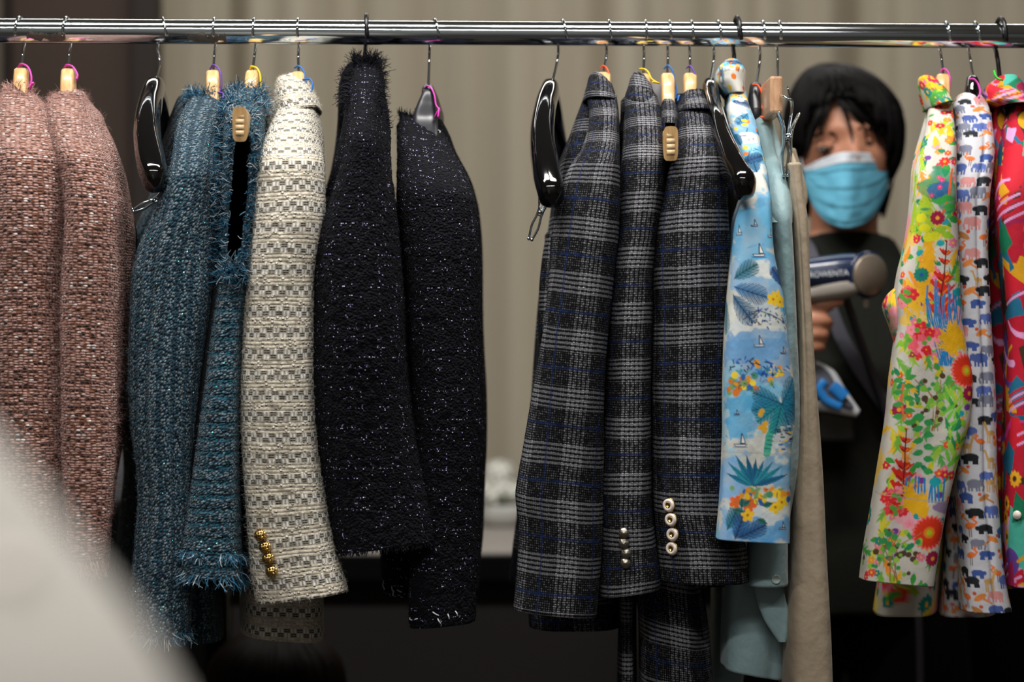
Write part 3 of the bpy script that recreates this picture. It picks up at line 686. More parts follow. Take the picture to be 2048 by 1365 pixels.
def shaped_hanger(name, label, tip, stem, neck, near, far, mat, hmat, hr=0.0016, rise=0.0, e=0.75, group=None, bend=0.0):
    """near/far: list of (px,py,y,halfwidth px,half height m) control points of each arm"""
    yr = yrod(stem); n = P(neck[0], neck[1], yr)
    t = thing(name, label, 'hanger', (n.x, yr, n.z), group)
    hook(t, tip, stem, neck, hmat, hr, rise, bend)
    pts = list(reversed(far)) + near
    C = np.array([list(P(a, b, c + yr)) for a, b, c, d_, h in pts])
    path = smooth_path(C, 90); dd = np.r_[0, np.cumsum(np.linalg.norm(np.diff(C, axis=0), axis=1))]
    ss = np.linspace(0, dd[-1], 90)
    hw = pchip(dd, [d_ / PXM for a, b, c, d_, h in pts], ss); hh = pchip(dd, [h for a, b, c, d_, h in pts], ss)
    k = np.minimum(1, np.sqrt(np.clip(np.minimum(ss, ss[-1] - ss) / 0.012, 0.0, 1)) * 0.75 + 0.25)
    V, F = sweep(path, hw * k, hh * k, (1, 0, 0), 28, e)
    mesh_np('shoulder_bar', V, F, mat, t)
    return t
def clips(parent, c, y, ang, s=1.0):
    """sprung chrome clip at c (photo px at depth y)"""
    o = P(c[0], c[1], y); R_ = Matrix.Rotation(ang, 3, 'Y')
    def pt(a, b, d=0): return o + R_ @ Vector((a * s, d, b * s))
    for sg in (-1, 1):
        tube_obj('clip_jaw', [pt(sg * .010, .028), pt(sg * .004, .012), pt(sg * .003, .0), pt(sg * .0045, -.014), pt(sg * .002, -.032)], 0.0014, M['chrome'], parent, rb=0.009 * s, up=R_ @ Vector((1, 0, 0)), ns=8, e=0.5)
        tube_obj('clip_tip', [pt(sg * .002, -.032, -.009), pt(sg * .002, -.032, .009)], 0.002, M['chrome'], parent, ns=8)
    tube_obj('clip_pin', [pt(0, .004, -.012), pt(0, .004, .012)], 0.0022, M['chrome'], parent, ns=10)
    tube_obj('clip_spring', [pt(.004 * math.cos(k * 1.3), .004 + .004 * math.sin(k * 1.3), -.007 + .0011 * k) for k in range(13)], 0.0008, M['chrome'], parent, n=60, ns=6)
    tube_obj('clip_wire', [pt(0, .004), pt(.004, .03, .01), pt(.0, .055, .02)], 0.0011, M['chrome'], parent, ns=8)

GB = 'glossy black lacquered hangers'
h3 = shaped_hanger('lacquered_hanger', 'glossy black lacquered hanger with chrome clip between the pink and teal jackets', 342, 318, (312, 165),
    [(309, 178, -0.005, 19, 0.016), (300, 215, -0.05, 22, 0.022), (295, 270, -0.11, 26, 0.024), (303, 330, -0.165, 27, 0.022), (314, 372, -0.195, 21, 0.018)],
    [(309, 178, 0.005, 19, 0.016), (318, 215, 0.05, 20, 0.02), (324, 265, 0.11, 20, 0.02), (330, 325, 0.165, 20, 0.02), (334, 350, 0.195, 18, 0.016)], M['black_gloss'], M['chrome'], group=GB, bend=0.004)
clips(h3, (302, 405), -0.13, 1.1, 0.7)
h9 = shaped_hanger('lacquered_hanger', 'glossy black lacquered hanger with chrome clip left of the glen check jackets', 1133, 1117, (1106, 166),
    [(1100, 182, -0.005, 18, 0.016), (1090, 220, -0.05, 21, 0.022), (1084, 280, -0.11, 24, 0.024), (1093, 345, -0.165, 26, 0.022), (1108, 405, -0.2, 24, 0.018)],
    [(1100, 182, 0.005, 18, 0.016), (1108, 225, 0.05, 18, 0.02), (1117, 280, 0.11, 18, 0.02), (1126, 330, 0.165, 18, 0.018), (1130, 352, 0.195, 16, 0.015)], M['black_gloss'], M['chrome'], group=GB)
clips(h9, (1078, 432), -0.1, 0.35, 0.95)
h14 = shaped_hanger('lacquered_hanger', 'glossy black lacquered hanger slanting in front of the blue seaside print shirt', 1443, 1430, (1421, 168),
    [(1420, 180, -0.005, 17, 0.016), (1425, 220, -0.06, 18, 0.02), (1438, 270, -0.13, 19, 0.022), (1462, 330, -0.20, 21, 0.022), (1497, 385, -0.245, 23, 0.018)],
    [(1420, 180, 0.005, 17, 0.016), (1417, 215, 0.05, 17, 0.02), (1414, 270, 0.11, 18, 0.02), (1412, 330, 0.16, 18, 0.018)], M['black_gloss'], M['chrome'], group=GB)
# slim black plastic hangers and dark grey ones
SL = 'slim black plastic hangers'
shaped_hanger('plastic_hanger', 'slim black plastic hanger inside the fringed navy jacket', 737, 731, (729, 122),
    [(729, 132, -0.004, 5, 0.006), (729, 155, -0.012, 5, 0.006), (729, 195, -0.025, 5, 0.006), (728, 260, -0.07, 5, 0.006)], [(729, 132, 0.004, 5, 0.006), (729, 150, 0.05, 5, 0.006), (730, 190, 0.12, 5, 0.006)], M['black_plastic'], M['black_plastic'], 0.0027, 0.004, group=SL)
shaped_hanger('plastic_hanger', 'slim black plastic hanger inside the blue seaside print shirt', 1481, 1470, (1468, 126),
    [(1468, 134, -0.004, 5, 0.006), (1469, 155, -0.010, 5, 0.006), (1470, 200, -0.016, 5, 0.006), (1474, 260, -0.05, 5, 0.006)], [(1468, 134, 0.004, 5, 0.006), (1468, 150, 0.05, 5, 0.006), (1470, 190, 0.12, 5, 0.006)], M['black_plastic'], M['black_plastic'], 0.0027, 0.004, group=SL)
h20 = shaped_hanger('plastic_hanger', 'slim black plastic hanger with green ribbon inside the red and green abstract shirt', 2014, 2003, (1999, 155),
    [(1999, 166, -0.004, 6, 0.007), (2002, 185, -0.010, 6, 0.007), (2010, 230, -0.03, 6, 0.007)], [(1999, 166, 0.004, 6, 0.007), (1996, 180, 0.05, 6, 0.007), (1994, 215, 0.12, 6, 0.007)], M['black_plastic'], M['black_plastic'], 0.0028, 0.004, group=SL)
ribbon(h20, [(1988, 143), (1990, 150), (1997, 158), (2004, 160)], 'green', -0.01, 0.0028)
h8 = shaped_hanger('padded_hanger', 'dark grey moulded hanger with magenta ribbon holding the plain navy jacket', 880, 859, (857, 178),
    [(857, 190, -0.003, 13, 0.010), (853, 212, -0.010, 19, 0.010), (850, 240, -0.016, 25, 0.010), (852, 300, -0.05, 26, 0.012)], [(856, 190, 0.004, 13, 0.014), (866, 220, 0.06, 15, 0.018), (876, 250, 0.11, 15, 0.018)], M['grey_plastic'], M['chrome'])
ribbon(h8, [(850, 176), (855, 172), (863, 178), (869, 192), (872, 210), (879, 222), (870, 234), (878, 218), (876, 236)], 'magenta', -0.01)
h16 = shaped_hanger('padded_hanger', 'dark grey moulded hanger with orange ribbon holding the pale blue shirt', 1530, 1523, (1513, 176),
    [(1511, 186, -0.004, 13, 0.014), (1509, 205, -0.012, 14, 0.014), (1512, 245, -0.03, 14, 0.014)], [(1511, 186, 0.004, 13, 0.014), (1516, 205, 0.03, 13, 0.018), (1520, 240, 0.08, 13, 0.018)], M['grey_plastic'], M['chrome'])
ribbon(h16, [(1507, 170), (1513, 170), (1521, 180), (1526, 198), (1524, 216), (1530, 226), (1530, 238), (1523, 234)], 'orange', -0.012, 0.003)
h19 = shaped_hanger('lacquered_hanger', 'glossy black hanger with magenta ribbon holding the animal print shirt', 1963, 1947, (1946, 160),
    [(1944, 174, -0.004, 14, 0.015), (1944, 195, -0.015, 16, 0.014), (1944, 240, -0.035, 17, 0.014)], [(1944, 174, 0.004, 14, 0.015), (1946, 195, 0.04, 15, 0.018), (1950, 230, 0.09, 15, 0.02)], M['black_gloss'], M['chrome'])
ribbon(h19, [(1940, 158), (1946, 158), (1956, 168), (1960, 182), (1958, 196)], 'magenta', -0.01)
# trouser hanger with a raw wood block and clips
y17 = yrod(1558); n17 = P(1555, 152, y17)
h17 = thing('clip_hanger', 'trouser hanger of raw wood with chrome clips holding the beige trousers', 'hanger', (n17.x, y17, n17.z))
hook(h17, 1562, 1558, (1555, 150), M['chrome'])
a, b_ = P(1540, 152, y17 - 0.12), P(1566, 226, y17 - 0.12)
box('wood_bar', (a.x, y17 - 0.12, b_.z), (b_.x, y17 + 0.12, a.z), M['wood2'], h17, 0.003)
tube_obj('clip_arm', [P(1560, 190, -0.11), P(1572, 196, -0.125), P(1583, 200, -0.125), P(1584, 215, -0.12), P(1579, 250, -0.12), P(1576, 275, -0.12)], 0.0016, M['chrome'], h17, n=40)
clips(h17, (1574, 285), -0.12, 0.05, 1.25)

# ------------------------------------------------------------------ garments
def garment(name, label, cat, px, pyh, group=None):
    p = P(px, pyh, yrod(px)); return thing(name, label, cat, (p.x, p.y, p.z), group)
def dep_std(top, tip, end, yn=-0.03, yf=-0.2, back=-0.085, backtop=0.03):
    """depth of a sleeve: out along the shoulder from the neck, then straight down"""
    return [(top, yn, backtop), ((top + tip) / 2, yn + (yf - yn) * 0.62, backtop - 0.02), (tip, yf, back + 0.02), (tip + 120, yf - 0.006, back), (end, yf + 0.01, back - 0.005)]
def body_dep(top, tip, end, half=0.15):
    return [(top, -0.03, 0.04), (tip, -half + 0.01, half + 0.01), (tip + 200, -0.10, half), (end, -0.09, half)]
def far_sleeve(rows, dep, mat, t, yo, dpx=0, **k):
    return tube('sleeve', rows, dep, mat, t, N=48, dz=0.008, mirror=(yo + 0.012, dpx), yo=yo, seed=33, **k)

# --- pink tweed jackets
R1 = [(186, 20, 68), (210, 6, 92), (260, 2, 120), (330, -8, 133), (420, -12, 136), (600, -10, 130), (800, -8, 129), (950, 0, 132), (1130, 10, 136)]
t = garment('tweed_jacket', 'pale pink mohair tweed jacket at the far left, cut by the picture edge', 'jacket', 45, 180, 'pink tweed jackets')
yo = yrod(45); dp1 = dep_std(186, 330, 1130)
g = tube('sleeve', R1, dp1, M['pink'], t, amp=0.004, fine=0.0009, seed=3, yo=yo, e=0.8, N=110)
fuzz('mohair_fuzz', g, 9000, 0.008, 0.00011, M['th_pink'], t, 4)
tube('body', [(196, 8, 60), (240, -25, 100), (330, -45, 110), (700, -60, 105), (1180, -60, 110)], body_dep(196, 330, 1180), M['pink'], t, yo=yo + 0.02, seed=8, amp=0.006, sight=True, e=0.6, dz=0.006)
far_sleeve(R1, dp1, M['pink'], t, yo)
gl = tube('collar', [(178, 20, 60), (190, 6, 72), (230, -6, 70), (290, -20, 50)], [(178, -0.03, 0.03), (220, -0.07, 0.05), (290, -0.11, 0.05)], M['pink'], t, yo=yo - 0.004, seed=5, fine=0.0009, N=70)
fuzz('mohair_fuzz', gl, 2500, 0.009, 0.00011, M['th_pink'], t, 6)
fringe_row('collar_fringe', gl, 181, 160, 0.010, 0.0005, M['th_pink'], t, 3, (-3.1, 3.1), -0.8, 0.5)

R2 = [(190, 122, 172), (205, 110, 182), (235, 106, 200), (270, 112, 210), (350, 128, 232), (420, 134, 246), (520, 132, 246), (700, 128, 239), (850, 130, 236), (950, 132, 234), (1040, 140, 226), (1115, 146, 216)]
t = garment('tweed_jacket', 'pink mohair tweed jacket with a fringed cuff beside the lacquered hanger', 'jacket', 140, 180, 'pink tweed jackets')
yo = yrod(140); dp2 = dep_std(190, 330, 1115, yf=-0.205)
g = tube('sleeve', R2, dp2, M['pink'], t, amp=0.004, fine=0.0009, seed=12, yo=yo, e=0.8, N=110, skew=((190, 0), (400, 0.05), (1115, 0.0)))
fuzz('mohair_fuzz', g, 9000, 0.008, 0.00011, M['th_pink'], t, 14)
fringe_row('cuff_fringe', g, 1113, 260, 0.020, 0.0005, M['th_pink'], t, 5, (-1.9, 1.9), 1.0, 0.05, 2.0, 0.2, 0.15)
gb = tube('body', [(205, 112, 178), (260, 120, 212), (350, 140, 246), (420, 150, 258), (480, 150, 268), (700, 150, 262), (830, 150, 245), (1000, 150, 226), (1130, 150, 215)], body_dep(205, 330, 1130, 0.14), M['pink'], t, yo=yo + 0.02, seed=9, amp=0.004, sight=True, e=0.6, dz=0.006, dxfar=6)
far_sleeve(R2, dp2, M['pink'], t, yo, -14)
tube_obj('edge_trim', [P(247, 385, -0.02), P(262, 430, -0.02), P(271, 475, -0.02), P(268, 580, -0.02), P(263, 700, -0.02)], 0.0022, M['blackfab'], t)
gl = tube('collar', [(188, 128, 166), (196, 112, 176), (225, 104, 172), (280, 110, 160)], [(188, -0.03, 0.03), (220, -0.06, 0.05), (280, -0.10, 0.05)], M['pink'], t, yo=yo - 0.004, seed=6, fine=0.0009, N=60)
fuzz('mohair_fuzz', gl, 2500, 0.009, 0.00011, M['th_pink'], t, 16)
# dark jacket at the very edge
t = garment('tweed_jacket', 'black tweed jacket barely showing at the left picture edge', 'jacket', -20, 190)
tube('sleeve', [(195, -60, 2), (230, -75, 10), (330, -85, 4), (420, -90, -4), (1100, -90, -10)], dep_std(195, 330, 1100, yf=-0.16), M['navy'], t, yo=yrod(-20) + 0.05, seed=77, fine=0.0009)
tube('body', [(200, -60, -5), (330, -85, -10), (1150, -90, -15)], body_dep(200, 330, 1150), M['navy'], t, yo=yrod(-20) + 0.05, sight=True, e=0.6, dz=0.008)

# --- teal tweed: ribbed jacket
R3 = [(192, 386, 436), (215, 374, 447), (260, 358, 447), (340, 338, 446), (430, 303, 441), (500, 273, 434), (560, 259, 430), (700, 255, 416), (850, 263, 400), (1000, 280, 392), (1100, 276, 392), (1200, 270, 385), (1266, 284, 380)]
t = garment('tweed_jacket', 'teal ribbed tweed jacket with a fringed collar and long sleeve', 'jacket', 428, 185)
yo = yrod(428); dp3 = dep_std(192, 360, 1266, yf=-0.195)
g = tube('sleeve', R3, dp3, M['teal'], t, amp=0.005, fine=0.0007, seed=21, yo=yo, e=0.8, N=120, folds=[(-0.02, 0.55, 0.012, 0.25, -0.006), (0.02, 0.62, 0.01, 0.2, -0.006), (0.0, 0.7, 0.03, 0.03, -0.004)])
fuzz('loose_threads', g, 3500, 0.004, 0.00018, M['th_teal'], t, 22)
fringe_row('cuff_fringe', g, 1262, 300, 0.014, 0.0006, M['th_teal'], t, 23, (-2.6, 2.6), 1.0, 0.3, 5, 0.3, 0.35)
fringe_row('collar_fringe', g, 194, 420, 0.012, 0.0006, M['th_teal'], t, 24, (-3.1, 3.1), -0.7, 0.8, 5, 0.5, 0.5)
fringe_line('front_fringe', g, [(440, 200), (444, 260), (443, 340), (438, 440), (430, 520)], 420, 0.011, 0.0006, M['th_teal'], t, 25, (0.5, -0.1), 3)
tube('body', [(205, 380, 442), (340, 350, 452), (500, 310, 450), (800, 300, 440), (1100, 300, 440), (1262, 300, 455)], body_dep(205, 340, 1262, 0.14), M['teal'], t, yo=yo + 0.03, seed=19, amp=0.005, sight=True, e=0.6, dz=0.006, dxfar=-25)
far_sleeve(R3, dp3, M['teal'], t, yo, -30)
# --- teal sleeveless vest with open armhole
R4 = [(178, 470, 516), (192, 458, 526), (215, 452, 531), (280, 447, 530), (360, 446, 526), (440, 443, 518), (520, 440, 508), (560, 432, 501), (700, 413, 486), (850, 396, 483), (1000, 377, 486), (1100, 360, 489), (1140, 356, 491), (1158, 356, 492)]
t = garment('tweed_vest', 'sleeveless teal tweed vest with shaggy fringe around the open armhole', 'vest', 507, 165)
yo = yrod(507)
def hole_vest(PX, PY, dy):
    cxh = np.interp(PY, [285, 525], [486, 466]); hw = np.interp(PY, [222, 240, 300, 420, 500, 528], [6, 14, 17, 18, 14, 2])
    return (np.abs(PX - cxh) < hw) & (PY > 222) & (PY < 530) & (dy < 0)
dp4 = [(178, -0.03, 0.03), (230, -0.15, 0.1), (300, -0.19, 0.13), (560, -0.195, 0.1), (1158, -0.2, 0.08)]
g = tube('body', R4, dp4, M['teal_h'], t, amp=0.0035, fine=0.0007, seed=31, yo=yo, e=0.55, N=150, hole=hole_vest, dz=0.0025, sight=True, zfront=True, skew=((178, 0), (900, 0), (1158, 0.06)))
tube('lining', [(a_, b_ + 7, c_ - 7) for a_, b_, c_ in R4[1:8]], [(192, 0.03, 0.05), (280, 0.08, 0.12), (700, 0.08, 0.09)], M['lining'], t, amp=0.001, yo=yo, e=0.55, N=40, dz=0.01)
tube('lining', [(545, 445, 490), (700, 423, 478), (850, 405, 474), (1000, 388, 476), (1120, 370, 482)], [(545, -0.16, 0.08), (1120, -0.18, 0.06)], M['lining'], t, amp=0.001, yo=yo, e=0.55, N=40, dz=0.01)
fringe_row('shoulder_fringe', g, 184, 420, 0.013, 0.0006, M['th_teal'], t, 32, (-3.1, 3.1), -0.6, 0.9, 7, 0.5, 0.6)
fringe_row('shoulder_fringe', g, 206, 380, 0.013, 0.0006, M['th_teal'], t, 36, (-1.7, 1.7), 0.1, 0.9, 8, 0.6, 0.8)
fringe_line('armhole_fringe', g, [(470, 225), (462, 300), (455, 400), (449, 500), (446, 540)], 420, 0.009, 0.0006, M['th_teal'], t, 33, (-0.7, 0.1), 3, 0.8, 0.5)
fringe_line('armhole_fringe', g, [(506, 225), (509, 300), (502, 400), (490, 500), (480, 530)], 520, 0.010, 0.0006, M['th_teal'], t, 34, (0.7, 0.0), 5, 0.8, 0.5)
fringe_line('armhole_fringe', g, [(436, 548), (455, 540), (475, 545), (497, 552)], 420, 0.015, 0.0007, M['th_teal'], t, 35, (0, -0.3), 9, 0.9, 0.7)
fringe_row('hem_fringe', g, 1108, 300, 0.013, 0.0007, M['th_teal'], t, 37, (-1.7, 1.7), 0.9, 0.6, 3, 0.3, 0.35, 4)
fringe_row('hem_fringe', g, 1150, 360, 0.015, 0.0007, M['th_teal'], t, 38, (-1.9, 1.9), 1.0, 0.4, 4, 0.3, 0.35, 4)
fuzz('loose_threads', g, 2500, 0.004, 0.00018, M['th_teal'], t, 39, rows=(560, 1150))

# --- cream basketweave jacket
R5 = [(205, 566, 634), (240, 548, 637), (280, 532, 640), (340, 516, 648), (420, 508, 650), (500, 500, 641), (560, 495, 632), (700, 486, 631), (800, 482, 633), (900, 483, 641), (1000, 489, 655), (1100, 497, 672), (1150, 503, 686), (1192, 512, 696)]
t = garment('tweed_jacket', 'cream basketweave jacket with dark dashes and gold ball cuff buttons', 'jacket', 597, 150)
yo = yrod(597); dp5 = dep_std(205, 340, 1192, yf=-0.205, yn=-0.06)
g = tube('sleeve', R5, dp5, M['cream'], t, amp=0.003, fine=0.0008, seed=41, yo=yo, e=0.8, N=120, skew=((205, -0.05), (700, 0.0), (950, -0.02), (1192, -0.13)))
fuzz('loose_threads', g, 5000, 0.005, 0.00012, M['th_cream'], t, 42)
gl = tube('collar', [(154, 578, 604), (160, 560, 614), (175, 555, 622), (200, 554, 632), (222, 560, 638), (232, 570, 640)], [(154, -0.02, 0.03), (180, -0.06, 0.05), (232, -0.09, 0.05)], M['cream'], t, amp=0.002, fine=0.0008, seed=43, yo=yo, N=90, skew=((154, 0.2), (232, -0.35)), hollow=0.03)
fuzz('loose_threads', gl, 1500, 0.004, 0.00012, M['th_cream'], t, 44)
tube('body', [(215, 580, 640), (300, 560, 652), (400, 540, 655), (560, 520, 650), (900, 495, 648), (1200, 485, 650), (1258, 484, 652)], body_dep(215, 340, 1258, 0.14), M['cream'], t, yo=yo + 0.03, seed=45, amp=0.003, sight=True, e=0.55, dz=0.005, dxfar=-8, skew=((215, 0), (1100, 0), (1258, 0.07)))
far_sleeve(R5, dp5, M['cream'], t, yo, -40)
def front_point(g_, px, py): 
    r = np.array([float(row_of(g_, py))]); c = col_of(g_, np.array([px]), r); p, n = surf(g_, r, c); return p[0], n[0]
for k, (bx, by) in enumerate([(535, 1060), (543, 1083), (549, 1105), (555, 1130)]):
    p, n = front_point(g, bx, by); c0_ = p + n * 0.0055; rad = 0.0066
    bt = mesh_np('button', *sweep(np.array([c0_ + n * rad * 0.8 * s for s in np.linspace(-1, 1, 9)]), rad * 0.82 * np.sqrt(np.clip(1 - np.linspace(-1, 1, 9) ** 2, 0.001, 1)), rad * 0.82 * np.sqrt(np.clip(1 - np.linspace(-1, 1, 9) ** 2, 0.001, 1)), (0, 0, 1), 16), M['gold_dark'] if 'gold_dark' in M else M['gold'], t)
    for a in range(3):                                          # woven wire cage of the ball
        for off in (-0.5, 0.0, 0.5):
            ax = [Vector((1, 0.2, 0.25)), Vector((-0.25, 0.2, 1)), Vector((0.6, 0.8, -0.5))][a].normalized(); e1 = ax.orthogonal().normalized(); e2 = ax.cross(e1); rr = rad * math.sqrt(1 - off * off)
            tube_obj('wire', [Vector(c0_) + ax * off * rad + (e1 * math.cos(q) + e2 * math.sin(q)) * rr for q in np.linspace(0, 2 * math.pi, 17)], 0.00075, M['gold'], bt, n=33, ns=5)

# --- navy boucle jackets
R6 = [(128, 714, 748), (145, 704, 762), (165, 700, 769), (200, 700, 770), (300, 692, 775), (350, 678, 778), (400, 661, 784), (500, 636, 796), (600, 630, 805), (700, 628, 813), (800, 633, 824), (900, 645, 840), (1000, 659, 858), (1060, 669, 868), (1092, 676, 871)]
t = garment('boucle_jacket', 'sparkling navy boucle jacket with a shaggy fringed collar', 'jacket', 730, 120, 'navy boucle jackets')
yo = yrod(730); dp6 = dep_std(128, 300, 1092, yf=-0.205)
g = tube('sleeve', R6, dp6, M['navy'], t, amp=0.004, fine=0.0011, seed=51, yo=yo, e=0.8, N=150, skew=((128, 0), (900, 0), (1092, -0.12)))
fuzz('boucle_loops', g, 9000, 0.004, 0.00025, M['th_navy'], t, 52)
fringe_row('collar_fringe', g, 132, 420, 0.016, 0.0007, M['th_navy'], t, 53, (-3.1, 3.1), -0.9, 0.7, 6, 0.3, 0.4)
fringe_line('collar_fringe', g, [(706, 140), (702, 170), (701, 215)], 260, 0.016, 0.0007, M['th_navy'], t, 54, (-0.9, 0.1), 3, 0.3, 0.4)
fringe_line('collar_fringe', g, [(760, 140), (768, 170), (770, 210), (773, 260)], 220, 0.009, 0.0006, M['th_navy'], t, 55, (0.8, -0.2), 3, 0.3, 0.4)
fringe_row('cuff_fringe', g, 1090, 260, 0.006, 0.0006, M['th_navy'], t, 56, (-1.7, 1.7), 1.0, 0.1, 1, 0.3, 0.3)
tube('body', [(140, 706, 762), (300, 675, 772), (400, 650, 776), (600, 640, 790), (1060, 690, 840)], body_dep(140, 300, 1060, 0.14), M['navy'], t, yo=yo + 0.03, seed=57, amp=0.003, sight=True, e=0.6, dz=0.006)
far_sleeve([(a_, b_ - (6 if 240 < a_ < 420 else 0), c_ - (8 if a_ > 1000 else 0)) for a_, b_, c_ in R6 if a_ < 1060], [d for d in dp6[:-1]] + [(1060, -0.19, -0.09)], M['navy'], t, yo, -22)

R7 = [(238, 802, 876), (260, 800, 890), (300, 797, 908), (350, 797, 934), (400, 800, 949), (500, 806, 957), (600, 812, 958), (700, 818, 960), (800, 822, 962), (900, 826, 962), (1000, 824, 960), (1100, 820, 958), (1200, 816, 951), (1246, 817, 949)]
t = garment('boucle_jacket', 'collarless navy boucle jacket with white tacking stitches on its edges', 'jacket', 857, 235, 'navy boucle jackets')
yo = yrod(857) + 0.02; dp7 = dep_std(238, 400, 1246, yf=-0.19)
g = tube('sleeve', R7, dp7, M['navy'], t, amp=0.003, fine=0.0011, seed=61, yo=yo, e=0.75, N=150, skew=((238, 0.25), (330, 0.12), (500, 0), (1000, 0), (1246, -0.09)), hollow=0.05, top='open')
fuzz('boucle_loops', g, 8000, 0.004, 0.00025, M['th_navy'], t, 62)
fringe_row('neck_fringe', g, 241, 260, 0.008, 0.0006, M['th_navy'], t, 63, (-3.1, 3.1), -0.8, 0.7, 3, 0.3, 0.5)
gb = tube('body', [(250, 805, 880), (400, 800, 940), (600, 800, 945), (1000, 790, 930), (1100, 766, 900), (1178, 766, 880)], body_dep(250, 400, 1178, 0.13), M['navy'], t, yo=yo + 0.03, seed=64, amp=0.003, sight=True, e=0.5, dz=0.005, dxfar=-10, fine=0.001, skew=((250, 0), (1100, 0.0), (1178, 0.1)))
far_sleeve(R7, dp7, M['navy'], t, yo, 12, top='open')
def stitches(g_, pts, parent, seed):
    for k, (x0, y0, x1, y1) in enumerate(pts):
        (p0, n0), (p1, n1) = front_point(g_, x0, y0), front_point(g_, x1, y1)
        tube_obj('tacking_stitch', [p0 + n0 * .0006, (p0 + p1) / 2 + (n0 + n1) * .0012, p1 + n1 * .0006], 0.0008, M['th_white'], parent, ns=6)
stitches(g, [(842, 238, 855, 240), (858, 241, 866, 246), (838, 252, 841, 246), (856, 248, 855, 258), (868, 250, 872, 258), (880, 256, 883, 262), (868, 1214, 880, 1222), (878, 1228, 884, 1238), (898, 1220, 901, 1230), (913, 1216, 917, 1226), (822, 1226, 826, 1230), (832, 1228, 838, 1226)], t, 1)
stitches(gb, [(771, 1150, 773, 1168), (786, 1156, 790, 1168), (790, 1166, 789, 1175), (796, 1162, 805, 1166)], t, 2)

# --- glen check jackets
def dep_j(a, b_, c, f=-0.2): return dep_std(a, b_, c, yf=f, yn=-0.05)
R8 = [(196, 1172, 1230), (230, 1180, 1235), (300, 1166, 1241), (340, 1142, 1243), (400, 1120, 1243), (450, 1108, 1240), (560, 1095, 1226), (700, 1076, 1213), (800, 1062, 1210), (900, 1046, 1208), (960, 1036, 1206), (1000, 1031, 1205), (1060, 1035, 1203), (1150, 1030, 1198), (1224, 1022, 1193)]
GP = 'grey glen check jackets'
t = garment('check_jacket', 'charcoal glen check jacket with plain cuff, leftmost of the checks', 'jacket', 1208, 150, GP)
yo = yrod(1208); dp8 = dep_j(196, 340, 1224)
g = tube('sleeve', R8, dp8, M['plaid1'], t, amp=0.0035, fine=0.0003, seed=71, yo=yo, e=0.8, N=120, skew=((196, 0.0), (400, 0.08), (560, 0.14), (800, 0.12), (1224, 0.09)))
gl = tube('collar', [(152, 1186, 1208), (160, 1180, 1220), (175, 1176, 1226), (196, 1169, 1232), (206, 1168, 1234)], [(152, -0.02, 0.03), (206, -0.07, 0.06)], M['plaid1'], t, amp=0.0015, seed=72, yo=yo - 0.004, N=70, skew=((152, 0.35), (206, 0.06)), hollow=0.03)
tube('body', [(196, 1172, 1232), (290, 1140, 1240), (340, 1122, 1240), (420, 1110, 1240), (700, 1078, 1215), (1000, 1062, 1212), (1220, 1060, 1246), (1240, 1062, 1248)], [(196, -0.03, 0.04), (340, -0.1, 0.17), (600, -0.08, 0.15), (1240, -0.07, 0.15)], M['plaid1'], t, yo=yo + 0.03, seed=73, amp=0.003, sight=True, e=0.55, dz=0.005, dxfar=-12)
far_sleeve(R8, dp8, M['plaid1'], t, yo, 0)
R9 = [(196, 1252, 1312), (220, 1251, 1319), (300, 1249, 1326), (350, 1246, 1328), (450, 1240, 1318), (560, 1224, 1306), (700, 1212, 1304), (900, 1207, 1304), (1000, 1205, 1303), (1100, 1202, 1310), (1160, 1198, 1318), (1184, 1198, 1316)]
t = garment('check_jacket', 'charcoal glen check jacket with four silver cuff buttons', 'jacket', 1287, 150, GP)
yo = yrod(1287); dp9 = dep_j(196, 340, 1184, -0.19)
g = tube('sleeve', R9, dp9, M['plaid2'], t, amp=0.003, fine=0.0003, seed=81, yo=yo, e=0.8, N=100, skew=((196, 0.0), (500, 0.0), (1000, -0.02), (1184, -0.13)))
gl = tube('collar', [(152, 1266, 1290), (162, 1260, 1300), (180, 1255, 1308), (205, 1248, 1316), (216, 1248, 1318)], [(152, -0.02, 0.03), (216, -0.07, 0.06)], M['plaid2'], t, amp=0.0015, seed=82, yo=yo - 0.004, N=70, skew=((152, 0.3), (216, 0.12)), hollow=0.03)
tube('body', [(196, 1256, 1314), (340, 1246, 1322), (600, 1232, 1310), (1000, 1212, 1300), (1160, 1206, 1310)], body_dep(196, 340, 1160, 0.14), M['plaid2'], t, yo=yo + 0.03, seed=83, amp=0.003, sight=True, e=0.55, dz=0.006)
far_sleeve(R9, dp9, M['plaid2'], t, yo, -10)
for k, (bx, by) in enumerate([(1244, 1059), (1244, 1079), (1248, 1099), (1247, 1118)]):
    p, n = front_point(g, bx, by)
    bt = lathe('button', [(0, -0.002), (0.0050, -0.002), (0.0064, 0.0), (0.0058, 0.0022), (0.0048, 0.0022), (0.0042, 0.0036), (0.003, 0.0036), (0.002, 0.0044), (0, 0.0046)], p + n * 0.002, M['silver'], t, 20, n)
